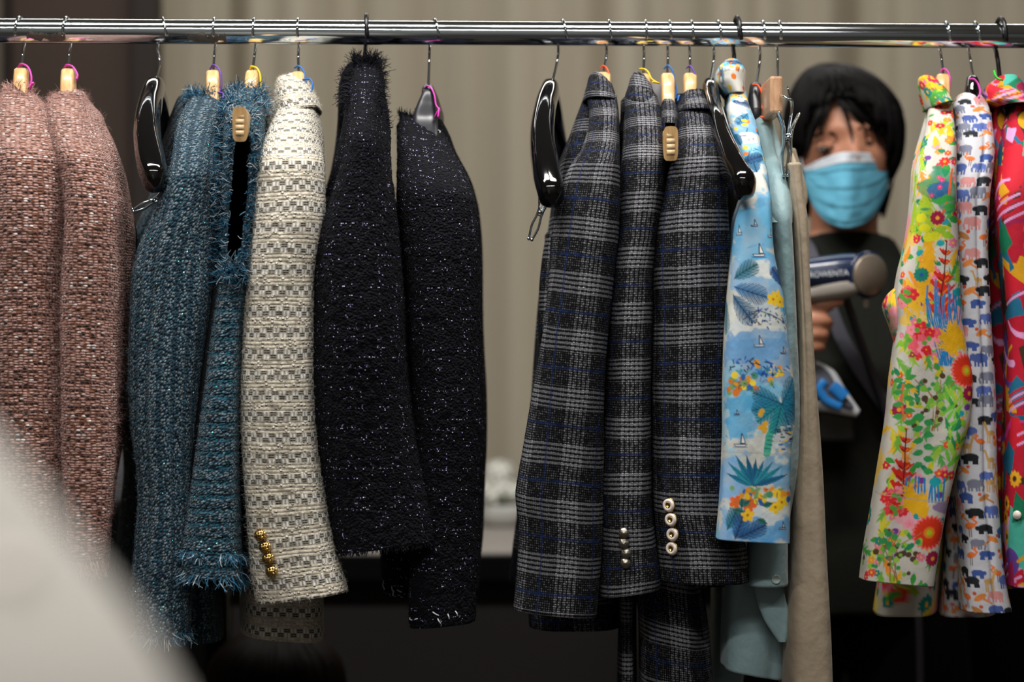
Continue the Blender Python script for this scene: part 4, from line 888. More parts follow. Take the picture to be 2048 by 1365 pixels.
# sleeveless check dress on the fourth wooden hanger
R10 = [(202, 1322, 1350), (215, 1318, 1358), (250, 1316, 1362), (330, 1318, 1360), (500, 1300, 1350), (800, 1270, 1340), (1100, 1268, 1392), (1200, 1275, 1408), (1300, 1278, 1416), (1420, 1280, 1422)]
t = garment('check_dress', 'long sleeveless glen check dress, its hem below the check jackets', 'dress', 1335, 200)
yo = yrod(1335)
def hole_dress(PX, PY, dy): return (np.abs(PX - 1341) < 12) & (PY > 246) & (PY < 420) & (dy < 0)
tube('body', R10, [(202, -0.05, 0.05), (250, -0.13, 0.13), (330, -0.15, 0.13), (600, -0.1, 0.1), (1100, -0.1, 0.08), (1420, -0.12, 0.08)], M['plaid1'], t, yo=yo, seed=91, amp=0.004, e=0.6, N=110, hole=hole_dress, sight=True, zfront=True, skew=((202, 0), (1100, 0.05), (1200, 0.25), (1420, 0.12)))
R11 = [(190, 1364, 1408), (205, 1358, 1412), (240, 1351, 1421), (300, 1345, 1437), (350, 1331, 1446), (450, 1312, 1452), (560, 1304, 1458), (700, 1304, 1460), (800, 1305, 1458), (900, 1305, 1458), (1000, 1306, 1466), (1060, 1311, 1478), (1110, 1316, 1489), (1162, 1322, 1492)]
t = garment('check_jacket', 'charcoal glen check jacket with four pearl and gold cuff buttons', 'jacket', 1380, 185, GP)
yo = yrod(1380); dp11 = dep_j(190, 340, 1162)
g = tube('sleeve', R11, dp11, M['plaid3'], t, amp=0.0035, fine=0.0003, seed=95, yo=yo, e=0.8, N=120, skew=((190, 0), (450, -0.05), (700, -0.03), (900, 0.02), (1162, 0.01)))
tube('body', [(200, 1364, 1412), (340, 1345, 1440), (600, 1325, 1440), (1000, 1330, 1450), (1155, 1340, 1470)], body_dep(200, 340, 1155, 0.14), M['plaid3'], t, yo=yo + 0.03, seed=96, amp=0.003, sight=True, e=0.55, dz=0.006)
far_sleeve(R11, dp11, M['plaid3'], t, yo, -20)
tube('collar', [(186, 1368, 1404), (196, 1361, 1410), (216, 1356, 1416), (232, 1352, 1420)], [(186, -0.03, 0.04), (232, -0.11, 0.06)], M['plaid3'], t, amp=0.001, seed=97, yo=yo - 0.003, N=70, hollow=0.02)
for k, (bx, by) in enumerate([(1334, 1006), (1339, 1034), (1342, 1063), (1342, 1091)]):
    p, n = front_point(g, bx, by); q = p + n * 0.0025
    bt = lathe('button', [(0, -0.002), (0.0062, -0.002), (0.0078, 0.0002), (0.0074, 0.0026), (0.0055, 0.0036), (0.0036, 0.0032), (0.0030, 0.0018), (0, 0.0010)], q, M['pearl'], t, 28, n)
    lathe('rim', [(0.0072, -0.0008), (0.0083, -0.0004), (0.0085, 0.0008), (0.0079, 0.0016), (0.0072, 0.0006)], q, M['gold'], bt, 28, n)
    lathe('centre', [(0.0030, 0.0028), (0.0034, 0.0032), (0.0030, 0.0035), (0.0024, 0.0024), (0.0, 0.0016)], q, M['gold'], bt, 20, n)
# plaid trousers clipped to the lacquered hanger
t = garment('check_trousers', 'dark check trousers clipped under the lacquered hanger, behind the check jackets', 'trousers', 1090, 470)
tube('leg', [(470, 1088, 1140), (520, 1080, 1140), (580, 1076, 1135), (650, 1076, 1128), (760, 1090, 1130), (900, 1110, 1160), (1200, 1236, 1268), (1420, 1236, 1270)], [(470, -0.02, 0.02), (1420, -0.03, 0.03)], M['plaid2'], t, yo=-0.02, seed=98, e=0.6, N=60)
tube('leg', [(470, 1092, 1140), (650, 1082, 1128), (900, 1114, 1160), (1200, 1240, 1268), (1420, 1240, 1270)], [(470, 0.02, 0.06), (1420, 0.03, 0.08)], M['plaid2'], t, yo=0.02, seed=99, e=0.6, N=50)

# ------------------------------------------------------------------ printed shirts: a small cloth painter (print colours live on the cloth, in its own u,v)
class Canvas:
    def __init__(s, u0, u1, v1, bg, res=0.0006):
        s.u0, s.res = u0, res; s.W, s.H = int((u1 - u0) / res), int((v1 + 0.03) / res); s.v0 = -0.02
        s.a = np.empty((s.H, s.W, 3)); s.a[:] = lin(*bg)
    def _box(s, u0, u1, v0, v1):
        i0, i1 = max(0, int((u0 - s.u0) / s.res) - 1), min(s.W, int((u1 - s.u0) / s.res) + 2); j0, j1 = max(0, int((v0 - s.v0) / s.res) - 1), min(s.H, int((v1 - s.v0) / s.res) + 2)
        if i1 <= i0 or j1 <= j0: return None
        U, V_ = np.meshgrid(s.u0 + np.arange(i0, i1) * s.res, s.v0 + np.arange(j0, j1) * s.res)
        return U, V_, slice(j0, j1), slice(i0, i1)
    def _put(s, js, is_, m, c, al):
        c = np.array(lin(*c)); r = s.a[js, is_]; m = (np.clip(m, 0, 1) * al)[..., None]; s.a[js, is_] = r * (1 - m) + c * m
    def ell(s, u, v, a, b, rot, c, al=1.0, rough=0.0):
        R_ = max(a, b) * 1.4; q = s._box(u - R_, u + R_, v - R_, v + R_)
        if q is None: return
        U, V_, j, i = q; du, dv = U - u, V_ - v; x = du * math.cos(rot) + dv * math.sin(rot); y = -du * math.sin(rot) + dv * math.cos(rot)
        d = np.sqrt((x / a) ** 2 + (y / b) ** 2)
        if rough: d = d + rough * vnoise(U * 400, V_ * 400, int(abs(u) * 1e5) % 97)
        s._put(j, i, (1 - d) * min(a, b) / s.res + 0.5, c, al)
    def poly(s, pts, c, al=1.0):
        p = np.array(pts); q = s._box(p[:, 0].min(), p[:, 0].max(), p[:, 1].min(), p[:, 1].max())
        if q is None: return
        U, V_, j, i = q; ins = np.zeros(U.shape, bool); n = len(p)
        for k in range(n):
            (x0, y0), (x1, y1) = p[k], p[(k + 1) % n]
            if y0 != y1: ins ^= ((y0 > V_) != (y1 > V_)) & (U < (x1 - x0) * (V_ - y0) / (y1 - y0) + x0)
        s._put(j, i, ins.astype(float), c, al)
    def line(s, pts, w, c, al=1.0, taper=0.0):
        p = np.array(pts, float); q = s._box(p[:, 0].min() - w, p[:, 0].max() + w, p[:, 1].min() - w, p[:, 1].max() + w)
        if q is None: return
        U, V_, j, i = q; best = np.full(U.shape, -9.0); n = len(p) - 1
        for k in range(n):
            d = p[k + 1] - p[k]; L = max(1e-9, d @ d); t = np.clip(((U - p[k, 0]) * d[0] + (V_ - p[k, 1]) * d[1]) / L, 0, 1)
            ww = w * (1 - taper * (k + t) / n); best = np.maximum(best, ww - np.hypot(U - p[k, 0] - t * d[0], V_ - p[k, 1] - t * d[1]))
        s._put(j, i, best / s.res + 0.5, c, al)
    def wash(s, u, v, a, b, c, al=0.8, seed=1):
        q = s._box(u - a * 1.5, u + a * 1.5, v - b * 1.5, v + b * 1.5)
        if q is None: return
        U, V_, j, i = q; d = np.hypot((U - u) / a, (V_ - v) / b) + 0.5 * vnoise(U * 60, V_ * 90, seed) + 0.2 * vnoise(U * 200, V_ * 260, seed + 1)
        s._put(j, i, np.clip((1 - d) * 6, 0, 1) * (0.8 + 0.2 * vnoise(U * 90, V_ * 90, seed + 3)), c, al)
    def sample(s, u, v):
        x = np.clip(np.mod(u - s.u0, s.W * s.res) / s.res, 0, s.W - 1.001); y = np.clip((v - s.v0) / s.res, 0, s.H - 1.001); i, j = x.astype(int), y.astype(int); a, b = (x - i)[:, None], (y - j)[:, None]
        return (s.a[j, i] * (1 - a) + s.a[j, i + 1] * a) * (1 - b) + (s.a[j + 1, i] * (1 - a) + s.a[j + 1, i + 1] * a) * b
MM = 0.001
def daisy(c, u, v, r, n, pet, cen, rot=0.0, wid=0.28, cr=0.28):
    for k in range(n):
        a = rot + k * 2 * math.pi / n; c.ell(u + math.cos(a) * r * 0.58, v + math.sin(a) * r * 0.58, r * 0.45, r * wid, a, pet)
    c.ell(u, v, r * cr, r * cr, 0, cen)
def leaf(c, u, v, L, w, a, col, vein=None):
    e = (math.cos(a), math.sin(a)); n = (-e[1], e[0]); P_ = []
    for t in np.linspace(0, 1, 9): P_.append((u + e[0] * L * t + n[0] * w * math.sin(math.pi * t ** .8), v + e[1] * L * t + n[1] * w * math.sin(math.pi * t ** .8)))
    for t in np.linspace(1, 0, 9): P_.append((u + e[0] * L * t - n[0] * w * math.sin(math.pi * t ** .8), v + e[1] * L * t - n[1] * w * math.sin(math.pi * t ** .8)))
    c.poly(P_, col)
    if vein: c.line([(u, v), (u + e[0] * L, v + e[1] * L)], 0.0004, vein)
def plume(c, u, v, L, w, a, col, n=16, r=None):
    r = r or random.Random(3)
    for k in range(n):
        t = k / n; s = (k % 2) * 2 - 1; b = a + s * (0.25 + 0.5 * r.random())
        c.line([(u + math.cos(a) * L * t, v + math.sin(a) * L * t), (u + math.cos(a) * L * t + math.cos(b) * w, v + math.sin(a) * L * t + math.sin(b) * w)], 0.0016, col, 0.95, 0.7)
def palmleaf(c, u, v, L, a, col, ink, r):
    e = (math.cos(a), math.sin(a))
    for k in range(14):
        t = (k + 1) / 14
        for s in (-1, 1):
            b = a + s * 0.75; l = L * 0.42 * math.sin(math.pi * (0.15 + 0.8 * t)); p0 = (u + e[0] * L * t, v + e[1] * L * t); p1 = (p0[0] + math.cos(b) * l, p0[1] + math.sin(b) * l)
            c.line([p0, p1], 0.0011, col, 0.9, 0.6)
            if k % 2: c.line([p0, p1], 0.00035, ink, 0.9)
    c.line([(u, v), (u + e[0] * L, v + e[1] * L)], 0.0005, ink)
INK = (26, 34, 62)
def boat(c, u, v, s, r):
    c.poly([(u - s, v), (u + s, v - s * .08), (u + s * .7, v + s * .3), (u - s * .7, v + s * .3)], (225, 228, 228)); c.line([(u - s, v), (u + s, v - s * .08), (u + s * .7, v + s * .3), (u - s * .7, v + s * .3), (u - s, v)], 0.0004, INK)
    c.line([(u, v), (u, v - s * 1.7)], 0.0004, INK); c.poly([(u + s * .1, v - s * 1.7), (u + s * .75, v - s * .2), (u + s * .1, v - s * .2)], (232, 234, 232)); c.line([(u + s * .1, v - s * 1.7), (u + s * .75, v - s * .2), (u + s * .1, v - s * .2), (u + s * .1, v - s * 1.7)], 0.0004, INK)
    c.line([(u - s * 1.1, v + s * .45), (u + s * 1.1, v + s * .42)], 0.0004, (40, 80, 140))

def paint_riviera(g, uu, vv):
    r = random.Random(11); c = Canvas(-0.17, 0.17, float(g.v[-1]) + 0.03, (198, 200, 193)); H = float(g.v[-1]); q = g.uv
    for k in range(46): c.wash(r.uniform(-.16, .16), r.uniform(0, H), r.uniform(.015, .05), r.uniform(.012, .035), r.choice([(96, 176, 214), (70, 158, 208), (130, 178, 214), (150, 200, 220), (110, 160, 205)]), 0.85, k)
    def w(px, py, a, b, col, al=.9, sd=1): u, v = q(px, py); c.wash(u, v, a, b, col, al, sd)
    for k in range(120): u0, v0 = r.uniform(-.15, .15), r.uniform(0, H); c.line([(u0, v0), (u0 + r.uniform(-.006, .006), v0 + r.uniform(-.003, .003)), (u0 + r.uniform(-.01, .01), v0 + r.uniform(-.006, .006))], .0004, r.choice([INK, (40, 80, 150), (60, 110, 160)]), .8)
    if g.py[0] > 340:
        w(1490, 470, .05, .04, (80, 168, 214), .95, 3); w(1540, 440, .03, .035, (110, 186, 224), .9, 4); w(1500, 560, .06, .03, (120, 172, 214), .9, 5); w(1500, 640, .05, .022, (214, 216, 208), 1, 6)
        w(1520, 700, .06, .026, (104, 158, 206), .95, 7); w(1480, 830, .035, .035, (72, 164, 214), .95, 8); w(1560, 850, .03, .03, (216, 218, 210), 1, 9); w(1450, 960, .03, .03, (120, 172, 218), .95, 10); w(1530, 1050, .06, .02, (84, 160, 216), .95, 12); w(1500, 1010, .05, .016, (218, 220, 212), 1, 13); w(1520, 540, .02, .012, (218, 220, 212), 1, 14)
        for (x, y, s) in [(1510, 512, 13), (1535, 475, 9), (1512, 690, 11), (1562, 705, 7), (1468, 828, 5), (1475, 888, 13), (1560, 1050, 7), (1470, 470, 10), (1500, 455, 7)]: u, v = q(x, y); boat(c, u, v, s / 1733, r)
        for (x, y, L, a, col) in [(1462, 560, 60, -.5, (40, 112, 128)), (1462, 575, 70, .3, (52, 110, 160)), (1460, 590, 70, .9, (40, 100, 140)), (1455, 600, 70, 1.3, (40, 120, 140)), (1560, 575, 45, -2.2, (30, 80, 140)), (1560, 580, 40, -1.6, (28, 74, 130)), (1450, 1060, 50, -1.2, (36, 120, 140)), (1465, 1078, 60, -1.3, (30, 84, 140)), (1470, 1075, 60, -.5, (30, 84, 140))]:
            u, v = q(x, y); palmleaf(c, u, v, L / 1733, a, col, INK, r)
        for (x, y) in [(1548, 595), (1555, 605), (1540, 600)]: u, v = q(x, y); daisy(c, u, v, .008, 5, (236, 196, 40), (190, 120, 30), r.random() * 3, .35, .2)
        for k in range(60):                                         # town and terraces
            x, y = r.uniform(1490, 1575), r.uniform(615, 655); u, v = q(x, y); c.line([(u, v), (u + r.uniform(-.002, .003), v + r.uniform(-.003, .003))], .0007, r.choice([INK, (40, 70, 140), (60, 90, 150)]))
        c.line([q(1480, 640), q(1510, 622), q(1540, 632), q(1575, 660)], .0005, INK)
        for (x, y, n, sp) in [(1475, 770, 26, 30), (1535, 745, 16, 30), (1500, 990, 30, 36), (1560, 985, 20, 20), (1475, 765, 14, 25)]:
            for k in range(n):
                u, v = q(x + r.gauss(0, sp * .6), y + r.gauss(0, sp * .3)); c.ell(u, v, r.uniform(.0025, .005), r.uniform(.002, .0045), r.random() * 3, r.choice([(236, 196, 40), (226, 150, 40), (214, 120, 40), (70, 140, 110), (40, 100, 170), (120, 160, 100), (238, 210, 60)]))
                if k % 3 == 0: c.line([(u, v), (u + r.uniform(-.006, .006), v + r.uniform(-.006, .006))], .0004, INK)
        for (x, y) in [(1470, 735), (1510, 735), (1540, 735)]:
            for k in range(18): u, v = q(x + r.gauss(0, 12), y + r.gauss(0, 10)); c.line([(u, v), (u + r.uniform(-.005, .005), v + r.uniform(-.005, .005))], .0008, r.choice([(28, 90, 180), (40, 120, 190), INK, (60, 150, 150)]))
        # big palm
        c.line([q(1528, 905), q(1532, 870), q(1545, 835), q(1556, 812)], .0042, (70, 176, 150)); 
        for k in range(9): y = 830 + k * 8; x = 1548 - k * 2.3; c.line([q(x - 6, y), q(x + 6, y + 2)], .0005, (20, 90, 90))
        for a in (2.9, 2.5, 3.5, .1, .6, -.5, 1.2, 1.8, -1.0): u, v = q(1557, 806); palmleaf(c, u, v, .034, a, r.choice([(24, 120, 150), (30, 140, 150), (40, 110, 160)]), (14, 60, 100), r)
        for k in range(10): u, v = q(1520 + r.gauss(0, 6), 850 + r.gauss(0, 12)); c.ell(u, v, .003, .003, 0, (214, 160, 40))
        for k in range(34): u, v = q(r.uniform(1545, 1585), r.uniform(850, 900)); c.line([(u, v), (u + .004, v)], .0009, r.choice([INK, (50, 90, 170), (236, 200, 70), (210, 210, 205)]))
        c.line([q(1444, 903), q(1520, 905), q(1582, 906)], .0005, (170, 172, 168))   # cuff seam
        for k in range(9):                                          # agave
            a = -2.75 + k * 0.30; u, v = q(1502, 970); leaf(c, u, v, .036 + .006 * math.sin(k), .0035, a, r.choice([(28, 120, 150), (40, 140, 160), (24, 100, 140)]), (14, 60, 90))
        for (x, y, col) in [(1466, 1003, (226, 100, 40)), (1494, 1008, (226, 100, 40)), (1490, 1028, (240, 190, 40)), (1545, 1010, (240, 200, 40)), (1558, 1000, (240, 200, 40))]: u, v = q(x, y); daisy(c, u, v, .008, 5, col, (180, 110, 30), r.random(), .35, .2)
        for (x, y, a) in [(1478, 1010, -.6), (1510, 1035, .4), (1478, 995, 1.5), (1520, 1008, -.3), (1463, 1018, .2)]: u, v = q(x, y); leaf(c, u, v, .012, .0035, a, (40, 110, 100), INK)
    else:
        for k in range(150): c.ell(r.uniform(-.12, .12), r.uniform(-.02, .05), r.uniform(.003, .008), r.uniform(.002, .006), r.random() * 3, r.choice([(236, 196, 40), (206, 140, 40), (220, 170, 40), (90, 170, 205), (110, 190, 220), (120, 190, 215), (40, 110, 170)]), .9, .4)
        for k in range(14): c.wash(r.uniform(-.1, .1), r.uniform(.04, H), .02, .014, (224, 224, 216), .95, k + 60)
        for k in range(60 if H > .1 else 5): palmleaf(c, r.uniform(-.12, .12), r.uniform(.03 if H > .1 else 0, H), r.uniform(.02, .035), r.random() * 6, r.choice([(30, 110, 150), (50, 130, 170), (30, 84, 130)]), INK, r)
        for k in range(70): c.ell(r.uniform(-.1, .1), r.uniform(0, H), .004, .003, r.random() * 3, r.choice([(236, 196, 40), (226, 120, 40), (226, 222, 210)]))
        for k in range(60): c.line([(u0 := r.uniform(-.1, .1), v0 := r.uniform(0, H)), (u0 + r.uniform(-.01, .01), v0 + r.uniform(-.01, .01))], .0005, INK)
    return c.sample(uu, vv)

def paint_botanical(g, uu, vv):
    r = random.Random(5); H = float(g.v[-1]); c = Canvas(-0.17, 0.17, H + 0.03, (198, 194, 184)); q = g.uv; full = 900 < g.py[-1] < 1200
    for k in range(150 if full else int(60 + 900 * H)):             # filler over the whole cloth
        u, v = r.uniform(-.17, .17), r.uniform(0, H); z = r.random()
        if full and abs(u) < 0.045 and r.random() < 0.45: continue
        if z < .3: plume(c, u, v, .03, .012, r.random() * 6, r.choice([(150, 190, 40), (60, 150, 60), (228, 180, 20), (90, 170, 70)]), 14, r)
        elif z < .55: daisy(c, u, v, r.uniform(.008, .014), 10, r.choice([(196, 32, 80), (222, 50, 40), (236, 110, 150), (30, 130, 120)]), (240, 180, 40), r.random())
        elif z < .8: leaf(c, u, v, .02, .005, r.random() * 6, r.choice([(60, 150, 60), (30, 130, 90), (150, 190, 50)]))
        else: c.wash(u, v, .02, .02, r.choice([(236, 190, 30), (226, 214, 80), (240, 150, 170)]), .9, k)
    if full:
        def U(x, y): return q(x, y)
        def pl(x, y, L, w, a, col, n=16): u, v = U(x, y); plume(c, u, v, L / 1733, w / 1733, a, col, n, r)
        def da(x, y, rad, n, pet, cen, wid=.28, cr=.28): u, v = U(x, y); daisy(c, u, v, rad / 1733, n, pet, cen, r.random(), wid, cr)
        def lf(x, y, L, w, a, col): u, v = U(x, y); leaf(c, u, v, L / 1733, w / 1733, a, col)
        for k in range(210):                                      # small sprigs scattered between the large motifs
            y = r.uniform(300, 1160); x = float(np.interp(y, g.py, g.cx)) + r.uniform(-1, 1) * float(np.interp(y, g.py, g.w)); z = r.random()
            if z < .3: da(x, y, r.uniform(6, 11), 6, r.choice([(206, 36, 60), (226, 80, 50), (236, 150, 60), (226, 120, 150), (150, 30, 70)]), (240, 190, 60), .35, .25)
            elif z < .6: lf(x, y, r.uniform(18, 34), r.uniform(4, 7), r.random() * 6, r.choice([(60, 150, 60), (140, 190, 50), (30, 130, 90), (200, 190, 40)]))
            elif z < .8: pl(x, y, 30, 14, 1.4 + r.uniform(-.5, .5), r.choice([(228, 176, 30), (150, 190, 50), (80, 160, 70)]), 9)
            else: u, v = U(x, y); c.ell(u, v, .0045, .004, 0, r.choice([(206, 200, 40), (30, 150, 160), (110, 60, 150), (236, 150, 170)]))
        for k in range(80):                                       # left side of the sleeve
            y = r.uniform(320, 1160); x = float(np.interp(y, g.py, g.cx)) - r.uniform(.55, 1) * float(np.interp(y, g.py, g.w)); z = r.random()
            if z < .4: pl(x, y, 30, 14, 1.4 + r.uniform(-.5, .5), r.choice([(228, 176, 30), (206, 196, 50), (110, 170, 60), (232, 140, 40)]), 10)
            elif z < .7: da(x, y, r.uniform(6, 10), 6, r.choice([(206, 36, 60), (226, 80, 50), (226, 120, 150), (30, 130, 120)]), (240, 190, 60), .35, .25)
            else: lf(x, y, 24, 6, r.random() * 6, r.choice([(60, 150, 60), (140, 190, 50), (30, 130, 90)]))
        for k in range(34):                                       # crowded flowers over the shoulder
            x, y = r.uniform(1848, 1898), r.uniform(200, 300); z = r.random()
            if z < .5: da(x, y, r.uniform(7, 12), 7, r.choice([(206, 36, 60), (226, 70, 50), (238, 140, 50), (226, 110, 150), (232, 190, 40)]), (240, 180, 60), .35, .25)
            elif z < .8: lf(x, y, 24, 6, r.random() * 6, r.choice([(60, 150, 60), (140, 190, 50), (226, 200, 40)]))
            else: pl(x, y, 24, 12, 1.4, (228, 176, 30), 8)
        # yellow-green shoulder
        for k in range(12): pl(r.uniform(1822, 1850), r.uniform(290, 420), 60, 20, 1.5 + r.uniform(-.4, .4), r.choice([(222, 196, 20), (160, 190, 40), (226, 214, 60), (200, 160, 20)]), 12)
        u, v = U(1868, 385); c.wash(u, v, .022, .03, (16, 130, 90), .95, 4); u, v = U(1865, 380); c.wash(u, v, .012, .014, (30, 80, 150), .9, 5)
        for k in range(6): da(1868 + r.uniform(-18, 20), 372 + r.uniform(-14, 26), 5, 5, (222, 40, 110), (240, 120, 160))
        da(1872, 330, 12, 8, (206, 40, 40), (240, 160, 40)); da(1862, 440, 15, 11, (150, 24, 60), (240, 160, 40)); da(1890, 330, 10, 8, (210, 40, 90), (240, 160, 40))
        c.line([U(1886, 345), U(1882, 400), U(1872, 430)], .0013, (226, 90, 40))
        for (x, y, a) in [(1872, 420, -.2), (1878, 405, 3.0), (1870, 470, .3), (1880, 460, 2.9), (1868, 400, .1), (1884, 440, .2)]: lf(x, y, 28, 8, a, r.choice([(40, 140, 60), (140, 180, 40), (60, 160, 70)]))
        for k in range(10): pl(1835 + r.uniform(-8, 14), 470 + k * 12, 40, 22, 1.5, (224, 164, 20), 14)
        for (x, y) in [(1838, 460), (1845, 478), (1858, 476), (1832, 440)]: u, v = U(x, y); c.ell(u, v, .006, .0055, 0, (206, 204, 30))
        # red heliconia columns
        for (x0, y0) in [(1880, 485), (1805, 858)]:
            xs = x0
            for k, (dy, s) in enumerate([(0, 5), (22, 14), (40, 14), (72, 22), (92, 28), (118, 30), (138, 32)]):
                x = x0 - k * 1.5; y = y0 + dy; u, v = U(x, y); s_ = s / 1733
                P_ = [(u - s_, v - s_ * .5)] + [(u - s_ + 2 * s_ * t, v - s_ * .5 * (1 - t) + s_ * .1 * ((i % 2) * 2 - 1) - s_ * .1) for i, t in enumerate(np.linspace(.1, .9, 9))] + [(u + s_, v - s_ * .3), (u + s_ * .4, v + s_ * .45), (u, v + s_ * .55), (u - s_ * .5, v + s_ * .2)]
                c.poly(P_, (206, 40, 24)); c.line([(u - s_ * .5, v), (u, v + s_ * .4)], .0007, (110, 20, 20)); c.line([(u + s_ * .4, v), (u, v + s_ * .4)], .0007, (236, 130, 30))
            c.line([U(x0, y0), U(x0 - 4, y0 + 70), U(x0 - 12, y0 + 170)], .0007, (70, 30, 30))
        # blue reeds
        for k in range(16):
            x = 1845 + k * 4.2; c.line([U(x + r.uniform(-12, 12), 560 + r.uniform(0, 40)), U(x, 640), U(1880 + r.uniform(-14, 14), 730)], .0011, (24, 126, 190), 1, .3)
        for k in range(12): x = 1800 + k * 7; c.line([U(x + r.uniform(-6, 6), 950 + r.uniform(0, 20)), U(x, 1000)], .0011, (24, 126, 190))
        for (x, y) in [(1905, 585), (1910, 605), (1918, 640), (1800, 505), (1862, 960)]: u, v = U(x, y); c.ell(u, v, .007, .0055, 0, (20, 160, 170))
        da(1832, 552, 15, 12, (16, 120, 100), (30, 80, 150))
        for k in range(6): pl(1810 + r.uniform(-10, 10), 560 + k * 10, 26, 16, 1.2, (232, 180, 40), 10)
        # red / pink bouquets
        for (bx, by, n, s) in [(1840, 680, 24, 34), (1790, 1005, 22, 26), (1800, 590, 10, 14)]:
            for k in range(n): da(bx + r.gauss(0, s * .55), by + r.gauss(0, s * .5), r.uniform(9, 13), 5, r.choice([(214, 36, 50), (232, 90, 110), (238, 140, 160), (206, 30, 40), (230, 60, 70)]), (240, 120, 40), .4, .2)
            for k in range(8): u, v = U(bx + r.gauss(0, s * .6), by + r.gauss(0, s * .6)); c.ell(u, v, .003, .003, 0, (90, 160, 60))
        # orange sun flowers with plume
        for (x, y) in [(1925, 740), (1850, 1060)]:
            for k in range(22): pl(x - 16 + r.uniform(-16, 16), y - 40 + r.uniform(-26, 14), 30, 16, -2.3 + r.uniform(-.5, .5), (228, 172, 20), 8)
            da(x, y, 36, 22, (236, 110, 110), (214, 60, 20), .16, .3); da(x, y, 32, 24, (214, 50, 20), (220, 90, 20), .14, .4); da(x, y, 11, 14, (222, 140, 20), (170, 200, 40), .2, .5)
        # berry sprays
        for (bx, by, n, s) in [(1860, 800, 46, 34), (1780, 1100, 46, 34)]:
            for k in range(5): c.line([U(bx + r.uniform(-8, 8), by + 60), U(bx + r.gauss(0, 12), by), U(bx + r.gauss(0, 30), by - 40)], .0006, (150, 110, 60))
            for k in range(n): u, v = U(bx + r.gauss(0, s * .8), by + r.gauss(0, s * .8)); rr_ = r.uniform(.0022, .0042); c.ell(u, v, rr_, rr_, 0, r.choice([(120, 180, 60), (50, 140, 80), (80, 60, 40), (150, 190, 70), (60, 150, 70)]))
        for (x, y) in [(1792, 820), (1930, 785), (1858, 1110)]: da(x, y, 16, 12, (150, 24, 66), (232, 150, 40))
        c.line([U(1800, 770), U(1796, 800), U(1800, 840)], .0014, (226, 100, 60))
        for k in range(8): lf(1800, 760 + k * 12, 24, 6, (.1 if k % 2 else 3.0), (60, 150, 70))
        # green fern panel on the right
        for k in range(26): lf(1885 + r.uniform(-12, 26), 790 + k * 6, 36, 4, r.choice([-1.1, -2.0, -.7]), r.choice([(60, 160, 60), (110, 190, 60), (150, 200, 70), (40, 140, 80)]))
        for k in range(10): lf(1838, 830 + k * 12, 24, 7, (.2 if k % 2 else 2.9), (50, 150, 80))
        for k in range(8): lf(1870 + r.uniform(-12, 12), 1130 + r.uniform(0, 40), 36, 4, -1.4 + r.uniform(-.4, .4), (70, 160, 60))
        u, v = U(1880, 1010); c.wash(u, v, .012, .008, (110, 60, 140), .9, 6)
        c.line([U(1742, 986), U(1820, 996), U(1900, 1003)], .0005, (170, 160, 150))
    return c.sample(uu, vv)

def elephant(c, u, v, s, col, f=1):
    c.ell(u, v, s, s * .68, 0, col); c.ell(u - f * s * .95, v - s * .1, s * .45, s * .5, 0, col)
    for k in (-.7, -.3, .35, .75): c.poly([(u + k * s - s * .16, v), (u + k * s + s * .16, v), (u + k * s + s * .14, v + s * 1.15), (u + k * s - s * .14, v + s * 1.15)], col)
    c.line([(u - f * s * 1.2, v), (u - f * s * 1.45, v + s * .5), (u - f * s * 1.3, v + s * 1.0)], s * .16, col)
def bear(c, u, v, s, col, f=1):
    c.ell(u, v, s * 1.1, s * .55, 0, col); c.ell(u - f * s * 1.1, v + s * .05, s * .4, s * .36, 0, col)
    for k in (-.8, -.45, .5, .85): c.poly([(u + k * s - s * .16, v), (u + k * s + s * .16, v), (u + k * s + s * .2, v + s * .95), (u + k * s - s * .2, v + s * .95)], col)
def flamingo(c, u, v, s, col, f=1):
    c.ell(u, v, s * .8, s * .45, .2 * f, col); c.line([(u - f * s * .6, v), (u - f * s * 1.0, v - s * .5), (u - f * s * .5, v - s * .9), (u - f * s * .9, v - s * 1.2)], s * .14, col)
    for k in (-.1, .2): c.line([(u + k * s, v + s * .3), (u + k * s, v + s * 1.5)], s * .06, (90, 60, 60))
def bird(c, u, v, s, col, f=1):
    c.ell(u, v, s, s * .42, -.5 * f, col); c.ell(u - f * s * .7, v - s * .55, s * .3, s * .28, 0, (200, 80, 50)); c.line([(u + f * s * .5, v + s * .2), (u + f * s * 1.5, v + s * .8)], s * .16, col)
def giraffe(c, u, v, s, col, f=1):
    c.ell(u, v, s * .7, s * .4, 0, col); c.line([(u - f * s * .5, v), (u - f * s * .9, v - s * 1.5), (u - f * s * 1.2, v - s * 1.45)], s * .16, col)
    for k in (-.5, -.25, .3, .55): c.line([(u + k * s, v + s * .2), (u + k * s, v + s * 1.4)], s * .09, col)
def paint_animals(g, uu, vv):
    r = random.Random(8); H = float(g.v[-1]); c = Canvas(-0.17, 0.17, H + .03, (198, 198, 204)); k = 0; row = 0; v = -0.01
    seq = [(elephant, (84, 104, 168)), (flamingo, (226, 116, 50)), (bear, (24, 28, 32)), (elephant, (206, 140, 138)), (bird, (180, 120, 60)), (elephant, (118, 122, 140)), (giraffe, (190, 150, 90)), (bear, (60, 84, 150)), (bird, (214, 130, 60)), (elephant, (70, 90, 150)), (bear, (30, 34, 40))]
    while v < H + .02:
        u = -.17 + (row % 2) * .009
        while u < .17:
            fn, col = seq[(k * 5 + row * 3 + r.randint(0, 4)) % len(seq)]; fn(c, u + r.uniform(-.003, .003), v + r.uniform(-.0045, .0045), r.uniform(.0070, .0092), col, r.choice([-1, 1])); u += .0215; k += 1
        v += .0168; row += 1
    return c.sample(uu, vv)
